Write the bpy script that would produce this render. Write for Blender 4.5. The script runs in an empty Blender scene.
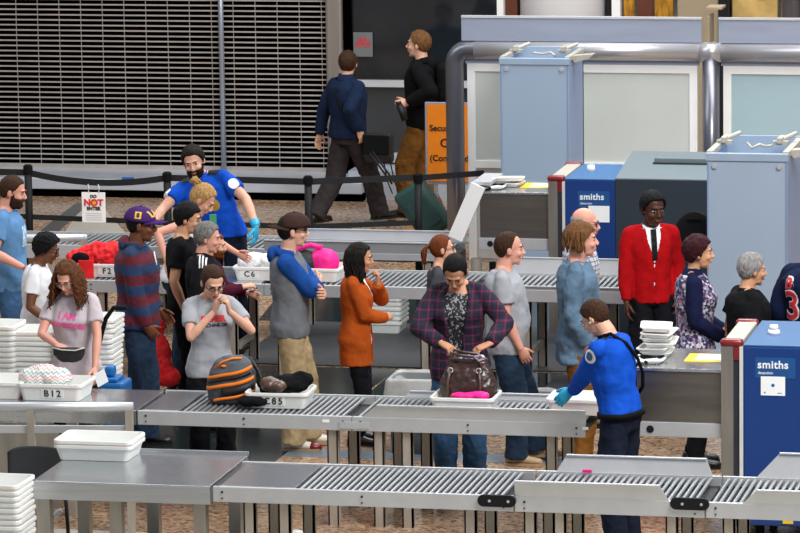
import bpy, bmesh, math, random
from mathutils import Vector, Matrix, noise, bvhtree
R=random.Random(7)
C=bpy.context.scene.collection
rad=math.radians
# ------------------------------------------------------------------ camera model (200 mm lens on a mezzanine)
F=4300.; TH=math.atan(690/4300.); PS=rad(12.4); RO=.014; HC=6.5; CX,CY=6.96,-31.6
FW=Vector((-math.sin(PS)*math.cos(TH),math.cos(PS)*math.cos(TH),-math.sin(TH)))
RT=Vector((math.cos(PS),math.sin(PS),0)); UP=RT.cross(FW)
def ray(px,py):
    a=px-400;b=266.5-py
    a,b=a*math.cos(RO)+b*math.sin(RO), -a*math.sin(RO)+b*math.cos(RO)
    return FW+RT*(a/F)+UP*(b/F)
def at(px,py,h=0):
    r=ray(px,py);return Vector((CX,CY,HC))+r*((h-HC)/r.z)
def PX(px,py,Y):
    r=ray(px,py);return Vector((CX,CY,HC))+r*((Y-CY)/r.y)
# ------------------------------------------------------------------ colour + materials
def lin(c):
    if isinstance(c,str):
        c=[int(c[i:i+2],16)/255 for i in (0,2,4)]
    return [(v/12.92 if v<=.04045 else ((v+.055)/1.055)**2.4) for v in c]
class NT:
    def __init__(s,name):
        s.m=bpy.data.materials.new(name); s.m.use_nodes=True
        s.t=s.m.node_tree; s.b=s.t.nodes['Principled BSDF']
    def n(s,typ,**k):
        o=s.t.nodes.new(typ)
        for a,v in k.items():
            if a.startswith('i_'):
                key=a[2:]
                o.inputs[int(key) if key.isdigit() else key.replace('_',' ')].default_value=v
            else: setattr(o,a,v)
        return o
    def l(s,a,b): s.t.links.new(a,b)
    def coord(s,scale=(1,1,1),kind='Object'):
        tc=s.n('ShaderNodeTexCoord'); mp=s.n('ShaderNodeMapping'); mp.inputs['Scale'].default_value=scale
        s.l(tc.outputs[kind],mp.inputs['Vector']); return mp.outputs[0]
    def ramp(s,src,stops,interp='LINEAR'):
        r=s.n('ShaderNodeValToRGB'); r.color_ramp.interpolation=interp
        e=r.color_ramp.elements
        while len(e)<len(stops): e.new(.5)
        for q,(p,c) in zip(e,stops): q.position=p; q.color=(*c[:3],1)
        s.l(src,r.inputs[0]); return r.outputs[0]
    def bump(s,src,strength,dist=.01):
        b=s.n('ShaderNodeBump',i_Strength=strength,i_Distance=dist); s.l(src,b.inputs['Height']); s.l(b.outputs[0],s.b.inputs['Normal'])
def mat(name,col,rough=.5,metal=0.,var=.12,vs=6.,bump=0.,bs=60.,stretch=(1,1,1),spec=.5,alpha=1.,trans=0.,sheen=0.,coat=0.):
    N=NT(name);c=lin(col)
    v=N.coord(stretch); t=N.n('ShaderNodeTexNoise',i_Scale=vs,i_Detail=4.); N.l(v,t.inputs['Vector'])
    N.l(N.ramp(t.outputs['Fac'],[(.3,[x*(1-var) for x in c]),(.7,[min(1,x*(1+var)) for x in c])]),N.b.inputs['Base Color'])
    b=N.b.inputs; b['Roughness'].default_value=rough; b['Metallic'].default_value=metal
    b['Specular IOR Level'].default_value=spec; b['Alpha'].default_value=alpha; b['Transmission Weight'].default_value=trans
    b['Coat Weight'].default_value=coat; b['Sheen Weight'].default_value=sheen
    if bump:
        t2=N.n('ShaderNodeTexNoise',i_Scale=bs,i_Detail=3.); N.l(v,t2.inputs['Vector']); N.bump(t2.outputs['Fac'],bump)
    return N.m
def cloth(name,col,var=.18,rough=.9,bump=.25):
    m=mat(name,col,rough,0,var,9,bump,28,(1,1,.45),spec=.12); folds(m); return m
def folds(m,st=.6,dist=.03):
    t=m.node_tree; b=t.nodes['Principled BSDF']; tc=t.nodes.new('ShaderNodeTexCoord'); mp=t.nodes.new('ShaderNodeMapping'); mp.inputs['Scale'].default_value=(1,1,.7); mp.inputs['Rotation'].default_value=(.5,.6,0)
    t.links.new(tc.outputs['Object'],mp.inputs[0]); n=t.nodes.new('ShaderNodeTexNoise'); n.inputs['Scale'].default_value=4.5; n.inputs['Detail'].default_value=.5; n.inputs['Distortion'].default_value=1.8
    t.links.new(mp.outputs[0],n.inputs['Vector']); k=t.nodes.new('ShaderNodeBump'); k.inputs['Strength'].default_value=st; k.inputs['Distance'].default_value=dist; t.links.new(n.outputs['Fac'],k.inputs['Height'])
    for l in list(t.links):
        if l.to_socket==b.inputs['Normal']: t.links.new(l.from_socket,k.inputs['Normal'])
    t.links.new(k.outputs[0],b.inputs['Normal'])
def skinm(name,col):
    m=mat(name,col,.5,0,.07,14,.08,200,spec=.4)
    b=m.node_tree.nodes['Principled BSDF'].inputs
    b['Subsurface Weight'].default_value=.12; b['Subsurface Radius'].default_value=(.02,.008,.004); b['Subsurface Scale'].default_value=.5
    return m
M={}
M['steel']=mat('brushed_steel','b9bcc0',.34,.75,.1,3,.15,30,(.6,12,12))
M['steeltop']=mat('worn_steel_top','b4b7bb',.17,.8,.08,3,.1,20,(2,6,6))
M['steelwarm']=mat('warm_steel','a09a92',.38,.8,.12,2,.1,30,(8,8,1))
M['hood']=mat('dark_brushed_steel','7d7771',.33,.85,.16,2.2,.12,20,(1,6,8))
M['galv']=mat('galvanised_rail','c8cace',.4,.5,.06,5,.05,40)
M['roller']=mat('roller_zinc','a6aaad',.38,.65,.08,20)
M['bed']=mat('dark_bed','1e2225',.7,0,.2)
M['leg']=mat('leg_steel','b0a69a',.42,.35,.12,3,.1,20,(6,6,1))
M['legdark']=mat('leg_slot','262b36',.6,.1)
M['bolt']=mat('bolt_metal','3c3c3e',.4,.6)
M['blackpl']=mat('black_plastic','121316',.6,0,.1,spec=.25)
M['rubber']=mat('black_rubber','0c0c0e',.8,0,.1,spec=.15)
M['darkgrey']=mat('dark_grey_plastic','2b2e33',.45,0,.1,8)
M['tub']=mat('tub_plastic','e9e9e6',.35,0,.03,5,spec=.5); 
M['tub'].node_tree.nodes['Principled BSDF'].inputs['Subsurface Weight'].default_value=.15
M['tubshadow']=mat('tub_plastic_old','dedfdb',.4,0,.05,5)  # slightly greyer, rougher copy of the bin plastic
M['label']=mat('label_paper','f4f4f2',.6,0,.02)
M['ink']=mat('black_ink','101012',.6,0,.02)
M['ppaper']=mat('white_paper','f2f4f6',.7,0,.02)
M['yellow']=mat('yellow_paper','e8c21e',.6,0,.05)
M['red']=mat('red_fabric','e0161f',.75,0,.25,14,.6,40)
M['redpl']=mat('red_plastic','7a121c',.35,0,.1,coat=.3)
M['pink']=mat('hot_pink_fabric','f0108c',.6,0,.15,10,.4,50)
M['pinkink']=mat('pink_print','f267a8',.7,0,.05)
M['redink']=mat('red_print','d8303c',.7,0,.1)
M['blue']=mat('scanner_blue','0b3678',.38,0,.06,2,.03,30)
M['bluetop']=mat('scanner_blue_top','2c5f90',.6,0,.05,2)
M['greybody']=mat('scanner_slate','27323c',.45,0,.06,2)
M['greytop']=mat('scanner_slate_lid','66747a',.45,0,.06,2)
M['logo']=mat('logo_white','eef2fa',.5,0,.02)
M['orange']=mat('orange_sign','f58a12',.5,0,.03)
M['box']=mat('portal_panel','96a8bd',.45,0,.035,1.2)
M['boxside']=mat('portal_edge','7d92b8',.4,.1,.04,2)
M['boxtop']=mat('portal_top','93a6bb',.45,0,.05)
M['bracket']=mat('bracket_metal','b5b1a6',.5,.2,.1,20)
M['cream']=mat('cream_paint','cfcfca',.5,0,.05)
M['frame']=mat('white_frame','f0f0ee',.45,0,.03)
M['fascia']=mat('fascia_metal','a7b0c4',.35,.35,.06,2,.03,20,(1,8,8))
M['tube']=mat('tube_metal','b9b8bc',.3,.6,.06,2,.04,20,(1,1,1))  # paler tube metal: highlight along the horizontal rails put into its colour
M['tubedark']=mat('tube_metal_dark','74757e',.28,.75,.06,2)
M['dimpaper']=mat('dim_poster_paper','6b7071',.6,0,.1)  # white paper greyed: dimness behind the window put into its colour
M['frost']=mat('frosted_glass','c6cbc6',.45,0,.05,1.1)
M['frostblue']=mat('frosted_glass_blue','a4bec7',.4,0,.05,1.1)
M['shut']=mat('shutter_slat','bdb4ad',.45,.4,.1,5)
M['void']=mat('dark_interior','020203',.95,0,.1,spec=0)
M['col']=mat('column_metal','99918b',.4,.55,.08,2,.05,20,(6,6,.5))
M['pole']=mat('light_pole','a9b0bd',.35,.6,.05)
M['glass']=mat('dark_shop_glass','1a2026',.08,0,.3,1.5,spec=.8)
M['glassmid']=mat('shop_glass_grey','343c42',.12,0,.2,1.5,spec=.8)
M['bar']=mat('pale_bar','c9ccd0',.4,.2,.04)
M['white']=mat('white_wall','dcdbdc',.6,0,.04,1.5)
M['brown']=mat('brown_wood','5a2c17',.5,0,.2,3)
M['beige']=mat('beige_wall','9a8a70',.6,0,.08,2)
M['ledge']=mat('ledge_stone','b9c0ca',.22,.1,.08,2)
M['belt']=mat('stanchion_belt','101114',.75,0,.1)
M['bagliner']=mat('clear_bag','d3d6d6',.25,0,.2,6,.9,14,alpha=.6,spec=.8)
M['binp']=mat('bin_grey','6b6f70',.5,0,.1)
M['khaki']=cloth('khaki_cotton','a38f6c'); M['brownpant']=cloth('brown_cotton','7a5124')
M['jeans']=mat('denim_dark','1c2d42',.85,0,.35,7,.5,40,(1,1,.5),spec=.2)
M['jeansmid']=mat('denim_mid','37587c',.85,0,.3,7,.5,40,(1,1,.5),spec=.2)
M['jeansblack']=cloth('black_trousers','121319'); M['navytrouser']=cloth('dark_navy_trousers','161b2b')
M['charcoal']=cloth('charcoal_trousers','302b2c')
M['tsablue']=cloth('uniform_blue','0f4bb8',.15,.8,.35)
M['greytee']=cloth('grey_marl_tee','a3a6ad',.1); M['pinkgrey']=cloth('pale_pinkish_tee','c6bcc3',.08)
M['blacktee']=cloth('black_tee','121316'); M['navy']=cloth('navy_wool','16233c'); M['orangec']=cloth('rust_knit','a64a17')
M['whitetee']=cloth('white_tee','e4e4e8',.05); M['darktank']=cloth('dark_grey_tee','43464c'); M['bluedenim']=mat('chambray','5e7890',.85,0,.18,7,.5,30,spec=.2)
M['redc']=cloth('red_wool','a40a11',.2); M['greyhood']=cloth('grey_hoodie','6f7278'); M['hoodblue']=cloth('hoodie_blue','1c4a93')
M['maroon']=cloth('maroon_fleece','481428'); M['blackj']=cloth('black_jacket','17181b'); M['blackh']=cloth('black_hoodie','101012')
M['navyp']=cloth('navy_cardigan','171c3c'); M['jersey']=cloth('navy_jersey','141d3a')
M['collar']=cloth('white_collar','eaecf0',.03); M['tie']=cloth('black_tie','15151b',.1,.5)
M['shoeblack']=mat('black_leather','121214',.4); M['shoewhite']=mat('white_sneaker','d8d2c6',.6); M['shoetan']=mat('tan_shoe','a58a6c',.6)
M['glove']=mat('blue_nitrile','1fa3cf',.35,0,.15,20,.3,60)
M['eyew']=mat('eye_white','cfc9c4',.3); M['iris']=mat('eye_dark','1c120d',.2); M['lip']=mat('lips','a45a50',.5); M['lipd']=mat('lips_dark','6a3430',.5)
M['gold']=mat('gold_badge','c9a54a',.35,.7); M['glassf']=mat('spectacle_frame','1b1616',.3)
M['metalf']=mat('spectacle_metal','8a8680',.3,.6)
def hairm(n,c,v=.35):return mat(n,c,.65,0,v,22,.9,55,(3,3,.7),spec=.18)
M['h_dark']=hairm('hair_dark','17110e'); M['h_brown']=hairm('hair_brown','3a2416'); M['h_mid']=hairm('hair_light_brown','6d4a2b'); M['h_ginger']=hairm('hair_reddish','6a3518')
M['h_blond']=hairm('hair_blond','b08a58'); M['h_curly']=hairm('hair_curly','5e3820'); M['h_grey']=hairm('hair_grey','76726e'); M['h_maroon']=hairm('hair_burgundy','36121a'); M['h_black']=hairm('hair_black','0b0a0c',.5)
M['h_salt']=hairm('hair_salt','8d8b8a')
M['s_fair']=skinm('skin_fair','d9a68d'); M['s_pink']=skinm('skin_pink','dc9f8b'); M['s_tan']=skinm('skin_tan','c48d6c'); M['s_brown']=skinm('skin_brown','6d4028'); M['s_dark']=skinm('skin_dark','4b2a1c'); M['s_asian']=skinm('skin_warm','cf9a78')
def stripes(name,a,b,per,axis=2,duty=.5):
    N=NT(name); tc=N.n('ShaderNodeTexCoord'); sp=N.n('ShaderNodeSeparateXYZ'); N.l(tc.outputs['Object'],sp.inputs[0])
    q=N.n('ShaderNodeMath',operation='MULTIPLY',i_1=1/per); N.l(sp.outputs[axis],q.inputs[0]); f=N.n('ShaderNodeMath',operation='FRACT'); N.l(q.outputs[0],f.inputs[0])
    N.l(N.ramp(f.outputs[0],[(0,lin(a)),(duty,lin(b))],'CONSTANT'),N.b.inputs['Base Color']); N.b.inputs['Roughness'].default_value=.85
    t=N.n('ShaderNodeTexNoise',i_Scale=25.); N.bump(t.outputs['Fac'],.4); return N.m
M['stripe']=stripes('red_blue_stripes','560c20','152c52',.155)
def plaid(name,base,line,per=.085,w=.13):
    N=NT(name); tc=N.n('ShaderNodeTexCoord'); sp=N.n('ShaderNodeSeparateXYZ'); N.l(tc.outputs['Object'],sp.inputs[0]); outs=[]
    for ax in (0,2):
        q=N.n('ShaderNodeMath',operation='MULTIPLY',i_1=1/per); N.l(sp.outputs[ax],q.inputs[0]); f=N.n('ShaderNodeMath',operation='FRACT'); N.l(q.outputs[0],f.inputs[0])
        g=N.n('ShaderNodeMath',operation='LESS_THAN',i_1=w); N.l(f.outputs[0],g.inputs[0]); outs.append(g.outputs[0])
    ad=N.n('ShaderNodeMath',operation='ADD'); N.l(outs[0],ad.inputs[0]); N.l(outs[1],ad.inputs[1])
    hf=N.n('ShaderNodeMath',operation='MULTIPLY',i_1=.5); N.l(ad.outputs[0],hf.inputs[0])
    bl=lin(base); ll=lin(line)
    N.l(N.ramp(hf.outputs[0],[(0,bl),(.5,[ (x*.35+y*.65) for x,y in zip(bl,ll)]),(1,[min(1,y*1.3) for y in ll])]),N.b.inputs['Base Color']); N.b.inputs['Roughness'].default_value=.9
    t=N.n('ShaderNodeTexNoise',i_Scale=25.); N.bump(t.outputs['Fac'],.4); return N.m
M['plaid']=plaid('navy_red_plaid','14142c','5c1838',.062,.2); M['check']=plaid('white_fine_check','c9cbd2','5c5f78',.035,.3)
def voro(name,cols,scale,rough=.8):
    N=NT(name); v=N.coord(); t=N.n('ShaderNodeTexVoronoi',i_Scale=scale); N.l(v,t.inputs['Vector'])
    sp=N.n('ShaderNodeSeparateColor'); N.l(t.outputs['Color'],sp.inputs[0]); n=len(cols)
    N.l(N.ramp(sp.outputs[0],[(i/n,lin(c)) for i,c in enumerate(cols)],'CONSTANT'),N.b.inputs['Base Color']); N.b.inputs['Roughness'].default_value=rough; return N.m
for k_ in ('jeans','jeansmid','bluedenim','stripe','plaid','check'): folds(M[k_])
M['floral']=voro('floral_print',['2a2f52','8a86a0','c9c4cf','4a3f66','20244a','a9788c'],55)
M['lace']=voro('black_lace_print',['15151b','2c2c34','8d8d92','101015'],90)
M['terrazzo']=voro('terrazzo_floor',['ab8e72','94765b','bb9f84','7d6049','a88b70','9c8069'],34,.2)
def chevron(name):
    N=NT(name); tc=N.n('ShaderNodeTexCoord'); sp=N.n('ShaderNodeSeparateXYZ'); N.l(tc.outputs['Object'],sp.inputs[0])
    p=N.n('ShaderNodeMath',operation='PINGPONG',i_1=.018); N.l(sp.outputs[0],p.inputs[0]); a=N.n('ShaderNodeMath',operation='ADD'); N.l(p.outputs[0],a.inputs[0]); N.l(sp.outputs[2],a.inputs[1])
    q=N.n('ShaderNodeMath',operation='MULTIPLY',i_1=14.); N.l(a.outputs[0],q.inputs[0]); f=N.n('ShaderNodeMath',operation='FRACT'); N.l(q.outputs[0],f.inputs[0])
    w=lin('e9e4e0'); N.l(N.ramp(f.outputs[0],[(0,lin('d99ab0')),(.14,w),(.36,lin('6fb3b4')),(.5,w),(.7,lin('c9a9a0')),(.82,w)],'CONSTANT'),N.b.inputs['Base Color']); N.b.inputs['Roughness'].default_value=.7; return N.m
M['chevron']=chevron('zigzag_cloth')
M['leather']=mat('brown_bag_leather','3b2722',.3,0,.3,9,.6,18,spec=.7); M['strapbrown']=mat('brown_strap','5a4338',.35,0,.2)
M['packgrey']=mat('backpack_grey','4c5057',.8,0,.15,9,.3,60); M['packor']=mat('backpack_orange','f07c12',.7,0,.1)
M['teal']=mat('dark_teal_fabric','123a38',.6,0,.2); M['blueplast']=mat('blue_plastic','1668ae',.4,0,.08)
M['green']=mat('green_card','3f9a6c',.5,0,.1); M['purple']=cloth('purple_cap','452566',.15,.8,.2); M['yelp']=mat('yellow_thread','e0b62a',.7,0,.05)
M['capbrown']=cloth('brown_cap_cloth','3d2a26',.15,.85,.2)
M['matdark']=mat('dark_floor_mat','3c3f42',.5,0,.15,3,.05,60); M['tiledark']=mat('glossy_dark_tile','1f2626',.12,0,.2,1.5,spec=.7)
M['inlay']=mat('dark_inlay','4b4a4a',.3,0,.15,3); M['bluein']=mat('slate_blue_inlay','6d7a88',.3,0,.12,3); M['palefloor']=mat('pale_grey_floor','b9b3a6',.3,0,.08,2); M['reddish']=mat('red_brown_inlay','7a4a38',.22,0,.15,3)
M['goldp']=mat('gold_panel','b9842c',.3,.3,.7,5,.2,8,(4,4,1)); M['goldl']=mat('pale_gold_panel','c9a868',.35,.1,.4,3)
# ------------------------------------------------------------------ mesh builder
class MB:
    def __init__(s): s.bm=bmesh.new()
    def box(s,c,d,rot=None,mi=0,bev=0,taper=None):
        m=Matrix.Translation(c)@(rot or Matrix.Identity(4))@Matrix.Diagonal((*d,1))
        g=bmesh.ops.create_cube(s.bm,size=1,matrix=m); vs=g['verts']
        fs={f for v in vs for f in v.link_faces}
        for f in fs: f.material_index=mi
        if bev: 
            es={e for v in vs for e in v.link_edges}
            r=bmesh.ops.bevel(s.bm,geom=list(es),offset=bev,segments=2,affect='EDGES',profile=.5)
            for f in r['faces']: f.material_index=mi
        return s
    def bb(s,x0,x1,y0,y1,z0,z1,mi=0,bev=0): return s.box(((x0+x1)/2,(y0+y1)/2,(z0+z1)/2),(x1-x0,y1-y0,z1-z0),None,mi,bev)
    def loft(s,rings,mi=0,cap=True,closed=True):
        bm=s.bm; V=[[bm.verts.new(p) for p in r] for r in rings]; n=len(rings[0])
        for a,b in zip(V,V[1:]):
            for i in range(n if closed else n-1):
                j=(i+1)%n; f=bm.faces.new((a[i],a[j],b[j],b[i])); f.material_index=mi
        if cap and closed:
            for r in (list(reversed(V[0])),V[-1]):
                try: f=bm.faces.new(r); f.material_index=mi
                except Exception: pass
        return s
    def frame(s,d):
        d=Vector(d).normalized(); a=Vector((0,0,1)) if abs(d.z)<.9 else Vector((1,0,0)); u=d.cross(a).normalized(); return u,d.cross(u).normalized()
    def cyl(s,p0,p1,r0,r1=None,n=12,mi=0):
        p0=Vector(p0);p1=Vector(p1); r1=r0 if r1 is None else r1; u,v=s.frame(p1-p0)
        return s.loft([[p+ (u*math.cos(2*math.pi*i/n)+v*math.sin(2*math.pi*i/n))*r for i in range(n)] for p,r in ((p0,r0),(p1,r1))],mi)
    def tube(s,pts,rr,n=8,mi=0,cap=True):
        pts=[Vector(p) for p in pts]
        if not hasattr(rr,'__len__'): rr=[rr]*len(pts)
        rings=[];pu=None
        for k,p in enumerate(pts):
            d=(pts[min(k+1,len(pts)-1)]-pts[max(k-1,0)]).normalized()
            if pu is None: u,_=s.frame(d)
            else: u=(pu-d*pu.dot(d)).normalized()
            pu=u; v=d.cross(u)
            rings.append([p+(u*math.cos(2*math.pi*i/n)+v*math.sin(2*math.pi*i/n))*rr[k] for i in range(n)])
        return s.loft(rings,mi,cap)
    def ball(s,c,r,sc=(1,1,1),rot=None,n=2,mi=0):
        m=Matrix.Translation(c)@(rot or Matrix.Identity(4))@Matrix.Diagonal((r*sc[0],r*sc[1],r*sc[2],1))
        g=bmesh.ops.create_icosphere(s.bm,subdivisions=n,radius=1,matrix=m)
        for f in {f for v in g['verts'] for f in v.link_faces}: f.material_index=mi
        return s
    def prism(s,poly,z0,z1,mi=0,axis='z'):
        def P(p,z): return Vector((p[0],p[1],z)) if axis=='z' else (Vector((p[0],z,p[1])) if axis=='y' else Vector((z,p[0],p[1])))
        return s.loft([[P(p,z0) for p in poly],[P(p,z1) for p in poly]],mi)
    def mesh(s,mats,smooth=False,name='mesh'):
        bmesh.ops.recalc_face_normals(s.bm,faces=s.bm.faces[:])
        me=bpy.data.meshes.new(name); s.bm.to_mesh(me); s.bm.free()
        for m in (mats if isinstance(mats,(list,tuple)) else [mats]): me.materials.append(m)
        if smooth: me.polygons.foreach_set('use_smooth',[True]*len(me.polygons))
        return me
    def build(s,name,mats,parent=None,smooth=False,loc=None,rot=None):
        return link(name,s.mesh(mats,smooth,name),parent,loc,rot)
def link(name,me,parent=None,loc=None,rot=None):
    o=bpy.data.objects.new(name,me); C.objects.link(o)
    if parent is not None: o.parent=parent
    if loc is not None: o.location=loc
    if rot is not None: o.rotation_euler=rot
    return o
def tag(o,label=None,cat=None,group=None,kind=None):
    if label:o['label']=label
    if cat:o['category']=cat
    if group:o['group']=group
    if kind:o['kind']=kind
    return o
def thing(name,label,cat,loc=(0,0,0),rz=0,group=None):
    o=bpy.data.objects.new(name,None); o.empty_display_size=.1; C.objects.link(o); o.location=loc; o.rotation_euler=(0,0,rz)
    return tag(o,label,cat,group)
def struct(name,mb,m,parent=None,smooth=False): 
    o=mb.build(name,m,parent,smooth); 
    if parent is None:o['kind']='structure'
    return o
def dup(o,loc=None,rz=None,label=None,group=None,parent=None):
    c=o.copy(); C.objects.link(c); 
    if parent is not None: c.parent=parent
    if loc is not None:c.location=loc
    if rz is not None:c.rotation_euler=(0,0,rz)
    if label:c['label']=label
    if group:c['group']=group
    for ch in list(o.children): dup(ch,parent=c)
    return c
def remesh(mb,vox,smooth=2,disp=0,dscale=.1,name='m'):
    me=mb.mesh([],name=name); o=bpy.data.objects.new('tmp',me); C.objects.link(o)
    r=o.modifiers.new('r','REMESH'); r.mode='VOXEL'; r.voxel_size=vox
    if smooth:
        q=o.modifiers.new('s','SMOOTH'); q.iterations=smooth; q.factor=.5
    if disp:
        t=bpy.data.textures.new('wr','CLOUDS'); t.noise_scale=dscale; t.noise_depth=2
        d=o.modifiers.new('d','DISPLACE'); d.texture=t; d.strength=disp; d.mid_level=.5; d.texture_coords='LOCAL'
    dg=bpy.context.evaluated_depsgraph_get(); dg.update()
    out=bpy.data.meshes.new_from_object(o.evaluated_get(dg)); out.name=name
    bpy.data.objects.remove(o); bpy.data.meshes.remove(me)
    out.polygons.foreach_set('use_smooth',[True]*len(out.polygons))
    return out
def textmesh(s,size,ext=.002,bold=0,align='CENTER',spacing=1.):
    cu=bpy.data.curves.new('t','FONT'); cu.body=s; cu.size=size; cu.extrude=ext; cu.align_x=align; cu.align_y='CENTER'; cu.offset=bold; cu.space_character=spacing
    o=bpy.data.objects.new('tmp',cu); C.objects.link(o); dg=bpy.context.evaluated_depsgraph_get(); dg.update()
    me=bpy.data.meshes.new_from_object(o.evaluated_get(dg)); bpy.data.objects.remove(o); return me
def text(s,size,parent,loc,m,rz=0,tilt=90,name='lettering',ext=.002,bold=.0,align='CENTER',spacing=1.):
    me=textmesh(s,size,ext,bold,align,spacing); me.materials.clear(); me.materials.append(m)
    return link(name,me,parent,loc,(rad(tilt),0,rz))
# ------------------------------------------------------------------ people
def ss(x,a,b):
    t=min(1,max(0,(x-a)/(b-a))); return t*t*(3-2*t)
def ik(S,T,a,b,pole):
    d=T-S; L=d.length
    if L>(a+b)*.995: T=S+d.normalized()*(a+b)*.995; d=T-S; L=d.length
    n=d.normalized(); x=(a*a-b*b+L*L)/(2*L); h=math.sqrt(max(0,a*a-x*x))
    p=Vector(pole)-n*Vector(pole).dot(n)
    p=p.normalized() if p.length>1e-4 else Vector((0,1,0))
    return S+n*x+p*h, T
MALE=dict(rings=[(.84,.150,.105,0),(.92,.165,.112,-.005),(1.0,.155,.107,0),(1.09,.148,.105,.005),(1.2,.162,.115,.005),(1.30,.176,.120,0),(1.375,.170,.108,-.008),(1.425,.130,.088,-.014),(1.462,.075,.066,-.012),(1.50,.058,.060,-.005)],sh=.182,sr=.056,ua=.050,fa=.041,wr=.027,th=.088)
FEM=dict(rings=[(.84,.158,.110,0),(.92,.170,.115,-.008),(1.0,.150,.105,0),(1.09,.124,.092,.003),(1.2,.136,.104,.008),(1.28,.150,.118,.018),(1.35,.145,.100,.0),(1.41,.115,.082,-.012),(1.452,.064,.058,-.010),(1.50,.048,.051,-.004)],sh=.158,sr=.047,ua=.042,fa=.035,wr=.023,th=.090)
def sup(c,p=.85): return math.copysign(abs(c)**p,c)
class Fig:
    def __init__(s,**k):
        s.k=k; g=k.get; s.sx=FEM if g('sex')=='f' else MALE
        s.S=g('h',1.75)/1.75; s.girth=g('girth',1.); s.drop=g('drop',0)
        s.lean=rad(g('lean',0)); s.side=rad(g('side',0)); s.twist=rad(g('twist',0)); s.belly=g('belly',0)
        s.skin=M[g('skin')]
        # skeleton
        w=s.sx['sh']*(.5+.5*s.girth)
        s.neck=s.P((0,-.008,1.47)); s.headb=s.P((0,.010,1.522))
        s.sho={sd:s.P((sd*w,-.008,1.405)) for sd in (1,-1)}
        s.hip={sd:Vector((sd*.088,0,.90-s.drop)) for sd in (1,-1)}
        hy,hp,hr=g('head',(0,0,0))
        s.HM=Matrix.Translation(s.headb)@s.bendrot(1.0)@Matrix.Rotation(rad(hy),4,'Z')@Matrix.Rotation(rad(hr),4,'Y')@Matrix.Rotation(-rad(hp),4,'X')@Matrix.Translation((0,.022,.095))@Matrix.Scale(g('hs',1.07),4)
        lx,ly=g('loc'); RZ=Matrix.Rotation(rad(g('face',0)),4,'Z')
        if g('hp'):
            top=s.HM@Vector((0,-.01,.122)); ctr=s.HM@Vector((0,-.005,.02))
            Yc=ly+(RZ@(ctr*s.S)).y; zt=PX(g('hp')[0],g('hp')[1],ly+(RZ@(top*s.S)).y).z; s.S=zt/top.z
            q=RZ@(ctr*s.S); w_=PX(g('hp')[0],g('hp')[1]+16,ly+q.y); lx=w_.x-q.x
            print('FIG',round(s.S*1.75,2),round(lx,2),g('label'))
        s.root=thing('person',g('label'),'person',Vector((lx,ly,0)),rad(g('face',0)))
        s.inv=(Matrix.Translation(s.root.location)@RZ).inverted()
        s.arm={}
        for sd,key in ((1,'armR'),(-1,'armL')):
            a=dict(g(key) or {}); T=a.get('t')
            if T is None: T=s.sho[sd]+Vector((sd*.06,.04,-.50))
            elif a.get('w'): T=(s.inv@Vector(T))/s.S
            else: T=Vector(T)
            E,T=ik(s.sho[sd],T,.275,.255,a.get('pole',(sd*.35,-1,-.2)))
            a['E']=E;a['T']=T; s.arm[sd]=a
        s.leg={}
        ft=g('feet') or ((.10,.0),(-.10,.0))
        for sd,f in ((1,ft[0]),(-1,ft[1])):
            z=f[2] if len(f)>2 else 0
            A=Vector((f[0],f[1],.085+z)); K,A=ik(s.hip[sd],A,.414,.407,(sd*.15,1,0)); s.leg[sd]=(K,A,f[3] if len(f)>3 else -sd*8.)
        s.body()
    def bendrot(s,w): return Matrix.Rotation(s.twist*w,4,'Z')@Matrix.Rotation(s.side*w,4,'Y')@Matrix.Rotation(-s.lean*w,4,'X')
    def P(s,p):
        p=Vector(p); w=ss(p.z,.86,1.12); h=Vector((0,0,.93)); q=s.bendrot(w)@(p-h)+h; q.z-=s.drop; return q
    def add(s,name,me,m=None,parent=None):
        if s.S!=1: me.transform(Matrix.Scale(s.S,4))
        if m is not None: me.materials.clear(); me.materials.append(m)
        return link(name,me,parent or s.root)
    def rings(s,off,z0,z1,n=28,open=None,bulge=0,hemflare=0,thick=.02,shx=0):
        out=[]; rs=s.sx['rings']; zs=[z0+(z1-z0)*i/18 for i in range(19)]
        for z in zs:
            for a,b in zip(rs,rs[1:]):
                if z<=b[0] or b is rs[-1]: break
            t=max(-1.,min(1.,(z-a[0])/(b[0]-a[0]))); t=t if t<0 else t*t*(3-2*t)*.5+t*.5
            rx=a[1]+(b[1]-a[1])*max(t,0); ry=a[2]+(b[2]-a[2])*max(t,0); cy=a[3]+(b[3]-a[3])*max(t,0)
            g=1+(s.girth-1)*(1-ss(z,1.38,1.46)); rx*=g; ry*=g
            bl=s.belly*math.exp(-((z-1.08)/.13)**2); ry+=bl*.5; cy+=bl*.5
            o=off+hemflare*(1-ss(z,z0,z0+.3)); rx+=o+bulge*0; ry+=o
            if open is None:
                out.append([s.P((rx*sup(math.cos(q)),cy+ry*sup(math.sin(q)),z)) for q in [2*math.pi*i/n for i in range(n)]])
            else:
                h=max(.002,open(z)); a0=math.pi/2+math.asin(min(.99,h/rx)); a1=math.pi/2+2*math.pi-math.asin(min(.99,h/rx))
                qs=[a0+(a1-a0)*i/(n-1) for i in range(n)]
                o1=[s.P((rx*sup(math.cos(q)),cy+ry*sup(math.sin(q)),z)) for q in qs]
                o2=[s.P(((rx-thick)*sup(math.cos(q)),cy+(ry-thick)*sup(math.sin(q)),z)) for q in reversed(qs)]
                out.append(o1+o2)
        return out
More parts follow.
